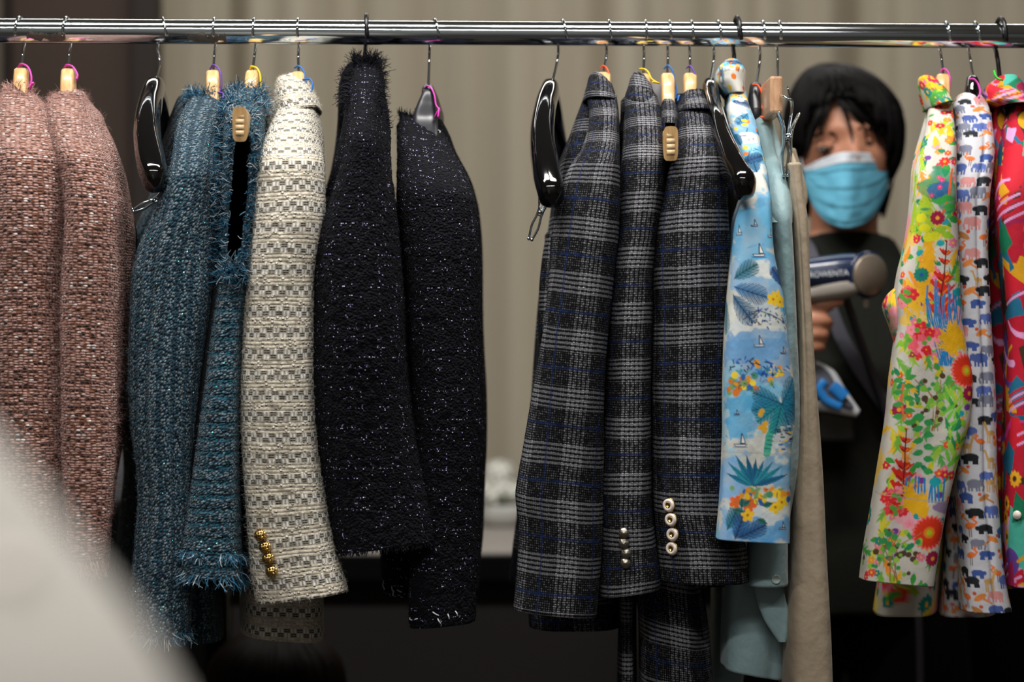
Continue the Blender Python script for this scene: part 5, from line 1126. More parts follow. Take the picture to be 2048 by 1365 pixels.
def paint_abstract(g, uu, vv):
    r = random.Random(21); H = float(g.v[-1]); c = Canvas(-0.17, 0.17, H + .03, (176, 20, 44))
    cols = [(14, 110, 76), (20, 92, 120), (150, 24, 70), (196, 26, 46), (204, 50, 130), (60, 40, 24), (206, 150, 24), (92, 60, 140), (70, 170, 150), (214, 150, 196), (26, 100, 130), (176, 20, 44)]
    for k in range(420):
        u, v = r.uniform(-.17, .17), r.uniform(0, H); z = r.random(); col = r.choice(cols); s = r.uniform(.012, .03)
        if z < .35: n = r.choice([3, 4, 4, 5]); a0 = r.random() * 6; c.poly([(u + s * math.cos(a0 + 6.283 * i / n) * r.uniform(.7, 1.3), v + s * 1.4 * math.sin(a0 + 6.283 * i / n) * r.uniform(.7, 1.3)) for i in range(n)], col)
        elif z < .5: c.ell(u, v, s * .6, s * .7, r.random(), (206, 150, 24) if r.random() < .5 else col)
        elif z < .62:
            for i in range(4): c.line([(u - .02, v + i * .006 + .01), (u + .02, v + i * .006 - .008)], .0016, (214, 150, 196) if i % 2 else (190, 24, 44))
        elif z < .76: daisy(c, u, v, .010, 10, (222, 160, 30), (60, 40, 24), r.random(), .26, .35)
        else: p = [(u, v)]; a = r.random() * 6; [p.append((p[-1][0] + .012 * math.cos(a + i * .3), p[-1][1] + .012 * math.sin(a + i * .3))) for i in range(4)]; c.line(p, .0045, col, 1, .6)
    return c.sample(uu, vv)

# blue seaside print shirt
t = garment('print_shirt', 'blue seaside print shirt with sailboats and palms', 'shirt', 1468, 125)
yo = yrod(1468)
RB = [(352, 1496, 1526), (375, 1488, 1534), (405, 1478, 1541), (450, 1466, 1543), (500, 1462, 1547), (600, 1455, 1568), (700, 1448, 1580), (800, 1446, 1590), (850, 1446, 1590), (900, 1444, 1583), (1000, 1438, 1580), (1081, 1432, 1577)]
dpB = [(352, -0.19, -0.14), (405, -0.215, -0.13), (600, -0.235, -0.165), (1081, -0.235, -0.18)]
g = tube('sleeve', RB, dpB, M['print'], t, N=190, dz=0.0011, e=0.5, amp=0.0022, seed=101, yo=yo, front_dense=True, paint=paint_riviera, skew=((352, 0), (900, 0.02), (1081, 0.06)), freq=(12, 6))
tube('shoulder', [(176, 1446, 1488), (200, 1450, 1490), (230, 1444, 1497), (280, 1447, 1511), (330, 1464, 1521), (400, 1482, 1536), (450, 1474, 1540)], [(176, -0.04, 0.03), (230, -0.09, 0.04), (330, -0.165, 0.0), (450, -0.215, -0.1)], M['print'], t, N=150, dz=0.0012, e=0.75, amp=0.003, seed=102, yo=yo, front_dense=True, paint=paint_riviera, hollow=0, freq=(14, 10))
tube('collar', [(126, 1446, 1476), (134, 1436, 1484), (150, 1429, 1490), (165, 1429, 1491), (180, 1437, 1490), (194, 1448, 1488)], [(126, -0.03, 0.03), (150, -0.06, 0.05), (194, -0.06, 0.05)], M['print'], t, N=150, dz=0.0012, e=0.9, amp=0.002, seed=103, yo=yo - 0.006, front_dense=True, paint=paint_riviera, hollow=0.02)
tube('body', [(200, 1452, 1492), (330, 1456, 1518), (600, 1462, 1550), (1000, 1455, 1560), (1070, 1452, 1560)], [(200, -0.03, 0.04), (330, -0.08, 0.14), (1070, -0.08, 0.14)], M['print'], t, N=80, dz=0.004, e=0.5, amp=0.003, seed=104, yo=yo + 0.02, sight=True, paint=paint_riviera, dxfar=-10)
# pale blue satin shirt
t = garment('satin_shirt', 'pale blue-grey satin shirt with a long tail and pearl cuff button', 'shirt', 1512, 225)
yo = yrod(1512)
tube('shoulder', [(222, 1500, 1530), (250, 1498, 1540), (290, 1500, 1553), (330, 1505, 1562), (370, 1512, 1574), (410, 1520, 1580), (450, 1525, 1582)], [(222, -0.02, 0.03), (290, -0.07, 0.05), (370, -0.13, 0.0), (450, -0.16, -0.05)], M['pale'], t, yo=yo, seed=110, amp=0.004, N=110, e=0.85, hollow=0, freq=(16, 12), folds=[(0.01, 0.09, 0.004, 0.03, -0.004), (0.02, 0.11, 0.004, 0.03, 0.003)])
g = tube('sleeve', [(355, 1530, 1572), (380, 1526, 1576), (420, 1530, 1579), (560, 1545, 1586), (700, 1550, 1590), (900, 1520, 1590), (1085, 1498, 1566), (1150, 1494, 1566), (1166, 1495, 1566)], [(355, -0.13, -0.05), (450, -0.165, -0.06), (900, -0.16, -0.06), (1166, -0.16, -0.07)], M['pale'], t, yo=yo, seed=111, amp=0.004, N=100, e=0.75, freq=(12, 5))
p, n = front_point(g, 1540, 1150)
lathe('button', [(0, -0.001), (0.005, -0.001), (0.0056, 0.0006), (0.0048, 0.0016), (0.004, 0.001), (0, 0.001)], p + n * 0.001, M['clear_plastic'], t, 20, n)
tube('body', [(230, 1500, 1532), (370, 1500, 1565), (700, 1500, 1570), (1000, 1470, 1570), (1110, 1446, 1570), (1250, 1441, 1566), (1338, 1440, 1560)], [(230, -0.02, 0.03), (370, -0.09, 0.12), (1110, -0.11, 0.02), (1338, -0.12, 0.0)], M['pale'], t, yo=yo + 0.03, seed=112, amp=0.006, N=120, e=0.6, freq=(10, 4), skew=((230, 0), (1150, 0), (1338, 0.22)), folds=[(0.02, 0.85, 0.012, 0.2, -0.012), (-0.03, 0.9, 0.015, 0.2, 0.01)])
tube('back_tail', [(1180, 1424, 1500), (1300, 1420, 1492), (1420, 1418, 1480)], [(1180, 0.06, 0.12), (1420, 0.06, 0.12)], M['pale'], t, yo=yo, seed=114, amp=0.005, N=60, e=0.7, hollow=0)
tube('shirt_tail', [(1160, 1505, 1562), (1200, 1512, 1570), (1235, 1524, 1579), (1262, 1540, 1579), (1284, 1556, 1572)], [(1160, -0.125, -0.105), (1284, -0.125, -0.115)], M['pale'], t, yo=yo, seed=113, amp=0.003, N=60, e=0.8, hollow=0)
# beige trousers in clips
t = garment('trousers', 'beige twill trousers hanging folded from chrome clips', 'trousers', 1575, 280)
yo = yrod(1575)
g = tube('waistband', [(280, 1569, 1580), (292, 1566, 1583), (302, 1572, 1580), (322, 1569, 1586), (336, 1566, 1591)], [(280, -0.135, -0.1), (336, -0.15, -0.04)], M['beige'], t, yo=yo, seed=121, amp=0.0015, N=60, e=0.8, hollow=0)
tube('leg', [(334, 1568, 1592), (380, 1572, 1596), (450, 1578, 1606), (560, 1582, 1613), (700, 1584, 1623), (850, 1582, 1631), (1000, 1572, 1637), (1200, 1566, 1646), (1420, 1562, 1660)], [(334, -0.15, -0.04), (1420, -0.16, 0.0)], M['beige'], t, yo=yo, seed=122, amp=0.003, N=100, e=0.55, folds=[(-0.005, 0.25, 0.002, 0.22, -0.003), (0.02, 0.83, 0.03, 0.008, 0.004), (0.03, 0.9, 0.03, 0.01, -0.004)])
tube('leg', [(300, 1570, 1586), (400, 1580, 1612), (440, 1586, 1602), (700, 1590, 1612), (1420, 1575, 1640)], [(300, 0.0, 0.03), (1420, 0.01, 0.08)], M['beige'], t, yo=yo, seed=123, amp=0.003, N=60, e=0.6)
# botanical print shirt
t = garment('print_shirt', 'white shirt with a bright botanical flower print', 'shirt', 1884, 160)
yo = yrod(1884)
RF = [(205, 1858, 1895), (230, 1854, 1896), (270, 1846, 1896), (290, 1840, 1898), (350, 1825, 1898), (400, 1822, 1900), (480, 1811, 1906), (560, 1793, 1913), (600, 1788, 1916), (650, 1793, 1921), (700, 1788, 1931), (760, 1781, 1941), (830, 1775, 1936), (900, 1766, 1916), (980, 1755, 1897), (1080, 1737, 1878), (1165, 1723, 1866)]
dpF = [(205, -0.03, 0.03), (290, -0.10, 0.0), (400, -0.135, -0.06), (700, -0.135, -0.075), (1165, -0.135, -0.085)]
g = tube('sleeve', RF, dpF, M['print'], t, N=200, dz=0.0012, e=0.5, amp=0.0025, seed=131, yo=yo, front_dense=True, paint=paint_botanical, skew=((205, 0), (900, 0.03), (1165, 0.09)), freq=(12, 6))
tube('sleeve_fold', [(575, 1790, 1806), (590, 1774, 1806), (612, 1765, 1806), (650, 1776, 1804), (690, 1788, 1802)], [(575, -0.11, -0.08), (620, -0.12, -0.07), (690, -0.11, -0.08)], M['print'], t, N=80, dz=0.002, e=0.9, amp=0.002, seed=132, yo=yo, paint=paint_botanical, hollow=0)
tube('collar', [(160, 1838, 1872), (170, 1838, 1884), (190, 1843, 1893), (205, 1848, 1897), (214, 1852, 1899)], [(160, -0.02, 0.03), (214, -0.06, 0.05)], M['print'], t, N=120, dz=0.0015, e=0.9, amp=0.001, seed=133, yo=yo - 0.004, paint=paint_botanical, skew=((160, 0.15), (214, -0.25)), hollow=0.02, front_dense=True)
tube('body', [(215, 1862, 1898), (330, 1848, 1902), (700, 1800, 1905), (1100, 1758, 1880), (1216, 1742, 1866)], [(215, -0.03, 0.04), (330, -0.08, 0.12), (1216, -0.07, 0.12)], M['print'], t, N=90, dz=0.003, e=0.5, amp=0.003, seed=134, yo=yo + 0.02, sight=True, paint=paint_botanical, dxfar=6)
# animal print shirt
t = garment('print_shirt', 'white shirt printed with small elephants, flamingos and bears', 'shirt', 1944, 190)
yo = yrod(1944)
RA = [(196, 1912, 1958), (215, 1904, 1972), (250, 1908, 1980), (300, 1906, 1984), (400, 1900, 1972), (480, 1902, 1970), (600, 1908, 1974), (800, 1912, 1986), (960, 1910, 1990), (1080, 1920, 1998), (1160, 1922, 2008), (1220, 1925, 2020)]
dpA = [(196, -0.03, 0.03), (300, -0.09, 0.0), (400, -0.115, -0.05), (1220, -0.12, -0.05)]
tube('sleeve', RA, dpA, M['print'], t, N=170, dz=0.0013, e=0.65, amp=0.002, seed=141, yo=yo, front_dense=True, paint=paint_animals, freq=(12, 6), folds=[(0.005, 0.4, 0.003, 0.35, -0.004)])
tube('body', [(210, 1906, 1972), (330, 1902, 1975), (700, 1900, 1975), (1000, 1892, 1985), (1218, 1878, 1990)], [(210, -0.03, 0.04), (330, -0.07, 0.12), (1218, -0.06, 0.12)], M['print'], t, N=100, dz=0.003, e=0.5, amp=0.003, seed=142, yo=yo + 0.02, sight=True, paint=paint_animals, dxfar=6)
# abstract print shirt
t = garment('print_shirt', 'red and green shirt with a bold abstract print at the right edge', 'shirt', 2005, 160)
yo = yrod(2005)
g = tube('sleeve', [(220, 2012, 2060), (260, 2002, 2078), (300, 1996, 2090), (400, 1990, 2095), (700, 2012, 2098), (960, 2006, 2100), (1080, 2008, 2104), (1170, 2014, 2108)], [(220, -0.05, 0.02), (300, -0.1, 0.0), (400, -0.13, -0.05), (1170, -0.13, -0.05)], M['print'], t, N=150, dz=0.0014, e=0.65, amp=0.002, seed=151, yo=yo, front_dense=True, paint=paint_abstract)
tube('collar', [(160, 1990, 2036), (170, 1976, 2044), (190, 1966, 2048), (205, 1966, 2050), (216, 1990, 2052)], [(160, -0.02, 0.04), (216, -0.07, 0.06)], M['print'], t, N=100, dz=0.0015, e=0.9, amp=0.001, seed=152, yo=yo - 0.004, paint=paint_abstract, hollow=0.02, front_dense=True)
tube('body', [(215, 1982, 2040), (330, 1975, 2070), (480, 1972, 2085), (800, 1980, 2085), (1160, 1984, 2085)], [(215, -0.03, 0.04), (330, -0.07, 0.12), (1160, -0.07, 0.12)], M['print'], t, N=110, dz=0.0025, e=0.5, amp=0.003, seed=153, yo=yo + 0.02, sight=True, paint=paint_abstract, front_dense=True)
p, n = front_point(g, 2021, 1026)
lathe('button', [(0, -0.001), (0.005, -0.001), (0.0056, 0.0006), (0.0048, 0.0020), (0, 0.0026)], p + n * 0.001, M['pearl'], t, 20, n)

# ------------------------------------------------------------------ people
M['skin'] = plain('skin', (186, 128, 100), 0.5, var=0.06, scale=30)
M['hair'] = plain('black_hair', (8, 7, 7), 0.5, var=0.3, scale=90, spec=0.12)
M['hair2'] = plain('dark_brown_hair', (22, 13, 9), 0.5, var=0.3, scale=90, spec=0.12)
M['sweater'] = plain('charcoal_sweater', (34, 35, 31), 0.95, var=0.15, scale=120, bmp=0.001, spec=0.1)
M['blacktr'] = plain('black_trousers', (6, 6, 7), 0.9, var=0.2, scale=60, spec=0.1)
M['mask_blue'] = plain('mask_blue', (104, 186, 216), 0.75, var=0.05, scale=200)
M['mask_white'] = plain('mask_white', (214, 220, 228), 0.75, var=0.03, scale=200)
M['eye_w'] = plain('eye_white', (120, 104, 96), 0.4); M['eye_d'] = plain('dark_iris', (16, 11, 9), 0.15); M['shoe'] = plain('black_shoe_leather', (14, 14, 15), 0.4)
def ellipsoid(c, a, b, h, nu=40, nv=28, fn=None):
    th = np.linspace(0, 2 * np.pi, nu, endpoint=False); ph = np.linspace(0.02, np.pi - 0.02, nv)
    T, Q = np.meshgrid(th, ph); U = np.stack([np.sin(Q) * np.cos(T), np.sin(Q) * np.sin(T), np.cos(Q)], -1)
    V = U * np.array([a, b, h])
    if fn is not None: V = fn(V, U)
    i, j = np.meshgrid(np.arange(nv - 1), np.arange(nu), indexing='ij'); j2 = (j + 1) % nu
    F = np.stack([i * nu + j, (i + 1) * nu + j, (i + 1) * nu + j2, i * nu + j2], -1).reshape(-1, 4)
    caps = [list(range(nu)), list(range((nv - 1) * nu, nv * nu))[::-1]]
    return V.reshape(-1, 3) + np.array(c), F
def sw(pts, ra, rb=None, up=(1, 0, 0), n=24, ns=18, e=1.0):
    path = smooth_path(pts, n); tt = np.linspace(0, 1, n); tk = np.linspace(0, 1, len(ra))
    ra_ = pchip(tk, ra, tt); rb_ = ra_ if rb is None else pchip(tk, rb, tt)
    return sweep(path, ra_, rb_, up, ns, e)
def union(name, parts, voxel, mat, parent, smooth=4):
    """merge closed pieces into one continuous skin"""
    Vs, Fs, k = [], [], 0
    for V, F in parts: Vs.append(V); Fs.append(F + k); k += len(V)
    o = mesh_np('tmp', np.concatenate(Vs), np.concatenate(Fs), None)
    m = o.modifiers.new('r', 'REMESH'); m.mode = 'VOXEL'; m.voxel_size = voxel
    s = o.modifiers.new('s', 'SMOOTH'); s.iterations = smooth; s.factor = 0.5
    dg = bpy.context.evaluated_depsgraph_get(); me = bpy.data.meshes.new_from_object(o.evaluated_get(dg))
    bpy.data.objects.remove(o); me.name = name; me.materials.clear(); me.materials.append(mat)
    me.polygons.foreach_set('use_smooth', np.ones(len(me.polygons), bool))
    q = bpy.data.objects.new(name, me); COL.objects.link(q); return adopt(q, parent)

yP = 0.62
def PP(px, py, dy=0.0): return P(px, py, yP + dy)
hc = PP(1690, 296); 
def face_fn(V, U):
    z = U[..., 2]; V = V.copy(); low = np.clip(-z, 0, 1)
    V[..., 0] *= 1 - 0.34 * low ** 2; fr_ = U[..., 1] < 0
    V[..., 1] *= np.where(fr_, 0.96 + 0.06 * low, 1.0)
    x, zz = V[..., 0], V[..., 2]
    nose = np.exp(-(x / .011) ** 2) * np.exp(-((zz + .028) / .024) ** 2) * fr_; V[..., 1] -= 0.022 * nose
    for s in (-1, 1): V[..., 1] += 0.008 * np.exp(-((x - s * .031) / .016) ** 2 - ((zz - 0.002) / .011) ** 2) * fr_
    V[..., 1] -= 0.004 * np.exp(-((zz - .024) / .009) ** 2) * (np.abs(x) < .05) * fr_
    return V
head = ellipsoid(hc, 0.073, 0.092, 0.116, 72, 60, face_fn)
per = thing('person', 'person with black bobbed hair in a blue face mask and charcoal sweater steaming clothes', 'person', (PP(1690, 0).x, yP, 0))
def pt(px, py, dy=0.0): return tuple(PP(px, py, dy))
xc = PP(1690, 0).x
neck = sw([(xc, yP + 0.02, 1.27), (xc, yP + 0.012, 1.36), (xc, yP + 0.005, 1.44)], [0.064, 0.053, 0.052])
torso = sw([(xc, yP, 0.83), (xc, yP, 0.88), (xc, yP, 1.0), (xc, yP - 0.005, 1.15), (xc, yP, 1.28), (xc, yP + 0.01, 1.345), (xc, yP + 0.015, 1.37)], [0.14, 0.15, 0.135, 0.15, 0.175, 0.12, 0.06], [0.09, 0.10, 0.095, 0.11, 0.105, 0.075, 0.055], n=40, ns=28)
wr = (PP(1592, 668).x, 0.40, P(0, 690, 0.40).z)
armR = sw([(xc - 0.15, yP + 0.01, 1.30), (xc - 0.185, yP + 0.0, 1.24), (xc - 0.20, yP - 0.02, 1.03), (xc - 0.13, yP - 0.13, 1.10), (P(1588, 672, .415).x, 0.415, P(0, 672, .415).z)], [0.052, 0.05, 0.042, 0.036, 0.026], n=44)
armL = sw([(xc + 0.15, yP + 0.01, 1.30), (xc + 0.19, yP, 1.24), (xc + 0.225, yP + 0.0, 1.03), (xc + 0.185, yP - 0.13, 1.06), (xc + 0.16, yP - 0.19, 1.10)], [0.052, 0.05, 0.042, 0.03, 0.026], n=44)
legs = []
for s in (-1, 1):
    legs.append(sw([(xc + s * 0.075, yP, 0.86), (xc + s * 0.095, yP, 0.70), (xc + s * 0.115, yP, 0.46), (xc + s * 0.125, yP + 0.015, 0.28), (xc + s * 0.13, yP + 0.02, 0.08)], [0.088, 0.082, 0.058, 0.056, 0.038], n=44))
    legs.append(sw([(xc + s * 0.13, yP + 0.05, 0.045), (xc + s * 0.135, yP, 0.05), (xc + s * 0.145, yP - 0.14, 0.028)], [0.034, 0.038, 0.030], [0.04, 0.045, 0.024]))
def H(px, py, y): return tuple(P(px, py, y))
hand = [sw([H(1586, 668, .415), H(1600, 655, .412), H(1612, 650, .402)], [0.024, 0.030, 0.026], [0.018, 0.02, 0.016], up=(0, 0, 1))]
fing = [([H(1606, 632, .400), H(1628, 616, .366), H(1660, 608, .362), H(1686, 600, .366)], [.0105, .010, .009, .0075]),
        ([H(1600, 648, .402), H(1624, 640, .362), H(1652, 642, .366), H(1655, 650, .392)], [.0105, .0105, .0095, .0085]),
        ([H(1598, 672, .404), H(1620, 668, .364), H(1645, 668, .368), H(1647, 674, .392)], [.0105, .0105, .0095, .0085]),
        ([H(1598, 694, .406), H(1618, 694, .368), H(1640, 692, .372), H(1640, 697, .392)], [.0098, .0095, .0088, .0078]),
        ([H(1604, 640, .418), H(1625, 622, .432), H(1648, 612, .428), H(1662, 614, .418)], [.012, .0115, .0105, .009])]
for pts_, rr_ in fing: hand.append(sw(pts_, rr_, n=16, ns=12))
wl = Vector((xc + 0.16, yP - 0.19, 1.10))
handL = [sw([wl, wl + Vector((-.012, -.03, .03)), wl + Vector((-.018, -.045, .06))], [0.022, 0.036, 0.034], [0.02, 0.016, 0.013])]
for k in range(4): handL.append(sw([wl + Vector((-.048 + k * .02, -.045, .06)), wl + Vector((-.048 + k * .02, -.075, .075)), wl + Vector((-.046 + k * .02, -.085, .055))], [.009, .0085, .007], n=12, ns=10))
handL.append(sw([wl + Vector((-.03, -.02, .02)), wl + Vector((-.058, -.04, .03)), wl + Vector((-.062, -.065, .045))], [.012, .0105, .008], n=12, ns=10))
union('body', [head, neck, torso, armR, armL] + legs + hand + handL, 0.004, M['skin'], per, 3)
# clothes
def grow(pts, ra, rb=None, **k): return sw(pts, ra, rb, **k)
sweater = [sw([(xc, yP, 0.80), (xc, yP, 0.90), (xc, yP, 1.05), (xc, yP - 0.005, 1.17), (xc, yP, 1.28), (xc, yP + 0.008, 1.345), (xc, yP + 0.012, 1.362)], [0.185, 0.188, 0.178, 0.18, 0.195, 0.125, 0.079], [0.125, 0.13, 0.125, 0.13, 0.12, 0.088, 0.072], n=40, ns=30),
           sw([(xc - 0.14, yP + 0.01, 1.30), (xc - 0.19, yP, 1.24), (xc - 0.205, yP - 0.02, 1.02), (xc - 0.14, yP - 0.12, 1.095), (P(1574, 680, .43).x, 0.43, P(0, 680, .43).z)], [0.066, 0.066, 0.058, 0.052, 0.040], n=44),
           sw([(xc + 0.14, yP + 0.01, 1.30), (xc + 0.195, yP, 1.24), (xc + 0.23, yP + 0.0, 1.025), (xc + 0.19, yP - 0.12, 1.055), (xc + 0.168, yP - 0.17, 1.088)], [0.066, 0.066, 0.056, 0.044, 0.036], n=44)]
union('sweater', sweater, 0.005, M['sweater'], per, 4)
tr = [sw([(xc, yP, 0.93), (xc, yP, 0.87), (xc, yP, 0.80)], [0.16, 0.178, 0.165], [0.115, 0.125, 0.115])]
for s in (-1, 1): tr.append(sw([(xc + s * 0.08, yP, 0.87), (xc + s * 0.1, yP, 0.70), (xc + s * 0.12, yP, 0.46), (xc + s * 0.13, yP + 0.015, 0.28), (xc + s * 0.135, yP + 0.02, 0.10)], [0.098, 0.095, 0.078, 0.07, 0.062], n=40))
union('trousers', tr, 0.006, M['blacktr'], per, 3)
for s in (-1, 1):
    V, F = sw([(xc + s * 0.13, yP + 0.065, 0.05), (xc + s * 0.135, yP - 0.0, 0.05), (xc + s * 0.147, yP - 0.155, 0.034)], [0.042, 0.048, 0.038], [0.048, 0.052, 0.032], e=0.8); mesh_np('shoe', V, F, M['shoe'], per)
# eyes and brows
for (ex, ey) in ((1650, 300), (1727, 290)):
    c = PP(ex, ey, -0.0765); V, F = ellipsoid(c, 0.0125, 0.006, 0.0042, 20, 14); ew = mesh_np('eye', V, F, M['eye_w'], per)
    V, F = ellipsoid(c + Vector((0, -0.0038, 0)), 0.0066, 0.0032, 0.0046, 16, 10); mesh_np('iris', V, F, M['eye_d'], ew)
    for (nm, dz_, rr, m_) in (('eyelid', 0.0068, 0.0030, M['skin']), ('eyelash', 0.0052, 0.0013, M['hair']), ('eyebrow', 0.024, 0.0028, M['hair'])):
        w_ = 0.0175 if nm == 'eyebrow' else 0.0145; yo_ = -0.012 if nm == 'eyebrow' else -0.006
        tube_obj(nm, [c + Vector((-w_, yo_ + 0.009, dz_ - 0.005)), c + Vector((-w_ * .4, yo_, dz_)), c + Vector((w_ * .4, yo_, dz_)), c + Vector((w_, yo_ + 0.009, dz_ - 0.005))], [rr * .5, rr, rr, rr * .4], m_, per, n=20, ns=8)
# mask
ns_, nt_ = 60, 50; S_, T_ = np.meshgrid(np.linspace(-1, 1, ns_), np.linspace(0, 1, nt_))
top_ = pchip([-1, -.5, 0, .5, 1], [336, 316, 304, 306, 316], S_.ravel()).reshape(S_.shape); bot_ = pchip([-1, -.7, -.35, 0, .4, .75, 1], [374, 426, 450, 457, 450, 424, 382], S_.ravel()).reshape(S_.shape)
py_ = top_ + (bot_ - top_) * T_; px_ = 1690 + 86 * S_ * (1 - 0.04 * T_) + 2
yy = yP - 0.100 + 0.066 * np.abs(S_) ** 2.2 - 0.016 * np.exp(-(S_ / .35) ** 2) * (1 - T_ * .3) - 0.004 * np.sin(np.pi * T_)
pl = 0.0022 * (np.mod(T_ * 4.2, 1.0)) * (T_ > .12) * (T_ < .92) + 0.0015 * vnoise(S_ * 6, T_ * 9, 3); yy = yy - pl
s3 = (D0 + yy) / D0 / PXM; Vm = np.stack([(px_ - 1024) * s3, yy, ZC + (682.5 - py_) * s3], -1)
i, j = np.meshgrid(np.arange(nt_ - 1), np.arange(ns_ - 1), indexing='ij'); Fm = np.stack([i * ns_ + j, (i + 1) * ns_ + j, (i + 1) * ns_ + j + 1, i * ns_ + j + 1], -1)
mk = mesh_np('face_mask', Vm.reshape(-1, 3), Fm[6:].reshape(-1, 4), M['mask_blue'], per); mk.modifiers.new('t', 'SOLIDIFY').thickness = 0.0012
mb = mesh_np('mask_edge', (Vm - np.array([0, 0.0006, 0])).reshape(-1, 3), Fm[:7].reshape(-1, 4), M['mask_white'], mk); mb.modifiers.new('t', 'SOLIDIFY').thickness = 0.0014
for s in (-1, 1):
    e0, e1 = (Vm[4, 0], Vm[-4, 0]) if s < 0 else (Vm[4, -1], Vm[-4, -1])
    tube_obj('ear_loop', [e0, (xc + s * .078, yP - 0.01, hc.z + 0.01), (xc + s * .082, yP + 0.012, hc.z - .01), (xc + s * .076, yP - 0.005, hc.z - .035), e1], 0.0013, M['mask_white'], mk, ns=6)
# hair
def hairdo(parent, c, a, b, h, mat, bottom, face=None, n=260, seed=3, part_x=-0.03):
    """cap plus falling locks; bottom(phi) gives the z where hair ends; face(x,z) tells where the face stays clear"""
    def pos(phi, f, off):
        z = c[2] + h * math.cos(f * math.pi * 0.5); r_ = math.sin(f * math.pi * 0.5)
        return [c[0] + (a + off) * r_ * math.cos(phi) + part_x * (1 - r_), c[1] + (b + off) * r_ * math.sin(phi), z + off * (1 - f)]
    r = random.Random(seed); N_ = 56; K_ = 26; VV = np.zeros((K_, N_, 3)); 
    for q in range(N_):
        phi = q * 2 * math.pi / N_; zb = bottom(phi)
        for k in range(K_):
            f = min(1, k / 14); p = pos(phi, f, -0.004)
            if k > 14:
                tq_ = (k - 14) / (K_ - 15); p[2] = c[2] + (zb - c[2]) * tq_; p[0] = c[0] + (p[0] - c[0]) * (1 - .16 * tq_ ** 2); p[1] = c[1] + (p[1] - c[1]) * (1 - .12 * tq_ ** 2)
            VV[k, q] = p
    i, j = np.meshgrid(np.arange(K_ - 1), np.arange(N_), indexing='ij'); j2 = (j + 1) % N_
    F = np.stack([i * N_ + j, (i + 1) * N_ + j, (i + 1) * N_ + j2, i * N_ + j2], -1)
    keep = np.array([[not (face and VV[k, q][1] < c[1] - 0.01 and face(VV[k + 1, q][0], VV[k + 1, q][2])) for q in range(N_)] for k in range(K_ - 1)])
    hb = mesh_np('hair', VV.reshape(-1, 3), F[keep], mat, parent); hb.modifiers.new('t', 'SOLIDIFY').thickness = 0.006
    for q in range(n):
        phi = (q + r.random()) * 2 * math.pi / n; zb = bottom(phi) + r.uniform(-.008, .008); f0 = r.uniform(.02, .25); pts_ = [pos(phi + .1 * (1 - f), f, 0.001 + r.random() * .003) for f in np.linspace(f0, 1, 6)]
        cut = None
        if face:
            for k_, p_ in enumerate(pts_):
                if p_[1] < c[1] - 0.01 and face(p_[0], p_[2]): cut = k_; break
        if cut is not None:
            if cut < 3: continue
            pts_ = pts_[:cut]; rr_ = [.002, .0042, .0045, .001]
        else:
            pts_ += [[pts_[-1][0] * .98 + c[0] * .02, pts_[-1][1] * .98 + c[1] * .02, (c[2] + zb) / 2], [pts_[-1][0] * .84 + c[0] * .16, pts_[-1][1] * .88 + c[1] * .12, zb]]; rr_ = [.002, .0045, .005, .0048, .0012]
        if face:
            for k_, p_ in enumerate(pts_):
                if k_ >= 3 and p_[1] < c[1] - 0.01 and face(p_[0], p_[2]): pts_ = pts_[:k_]; rr_ = [.002, .0042, .0045, .001]; break
        V, F = sw(pts_, rr_, [x_ * .6 for x_ in rr_], up=(math.cos(phi), math.sin(phi), 0.3), n=18, ns=7)
        mesh_np('hair_lock', V, F, mat, hb)
hcc = PP(1687, 262)
def bot1(phi):
    fx, fy = math.cos(phi), math.sin(phi)
    return PP(0, 352 if fx > 0 else 340).z if fy < 0.3 else PP(0, 425).z
sx0 = lambda px: PP(px, 0, -0.08).x
zz0 = lambda py: PP(0, py, -0.08).z
def facef(x, z):
    if z > zz0(205): return False
    l = np.interp(z, [zz0(345), zz0(250), zz0(205)], [sx0(1602), sx0(1618), sx0(1655)]); rr_ = np.interp(z, [zz0(345), zz0(300), zz0(285), zz0(240), zz0(205)], [sx0(1782), sx0(1776), sx0(1768), sx0(1738), sx0(1700)])
    return l < x < rr_
hairdo(per, tuple(hcc), 0.086, 0.108, 0.100, M['hair'], bot1, facef, 240, 3)
for (pts_, w_) in [([(1668, 190), (1690, 225), (1702, 262), (1706, 290)], .0032), ([(1690, 195), (1722, 230), (1750, 262), (1764, 296)], .005), ([(1705, 190), (1742, 230), (1768, 270), (1778, 310)], .007), ([(1655, 195), (1640, 230), (1622, 270), (1612, 320)], .007), ([(1665, 195), (1652, 225), (1640, 260), (1630, 290)], .003), ([(1672, 190), (1705, 225), (1728, 255), (1735, 285)], .004)]:
    tube_obj('fringe_lock', [PP(a_, b_, -0.098 + 0.012 * (k == 0) + 0.022 * abs(a_ - 1690) / 80) for k, (a_, b_) in enumerate(pts_)], [w_ * .8, w_, w_ * .8, w_ * .2], M['hair'], per, n=24, rb=[w_ * .4, w_ * .4, w_ * .3, w_ * .1], up=(1, 0, 0))
# shoulder strap
M['strap'] = plain('grey_strap', (66, 66, 76), 0.7)
tube_obj('shoulder_strap', [(xc - 0.075, yP - 0.02, 1.372), (xc - 0.068, yP - 0.09, 1.345), (xc - 0.03, yP - 0.145, 1.22), (xc + 0.06, yP - 0.15, 1.08), (xc + 0.15, yP - 0.14, 0.95)], 0.011, M['strap'], per, rb=0.0015, up=(1, 0, 0.6), n=40, e=0.6)

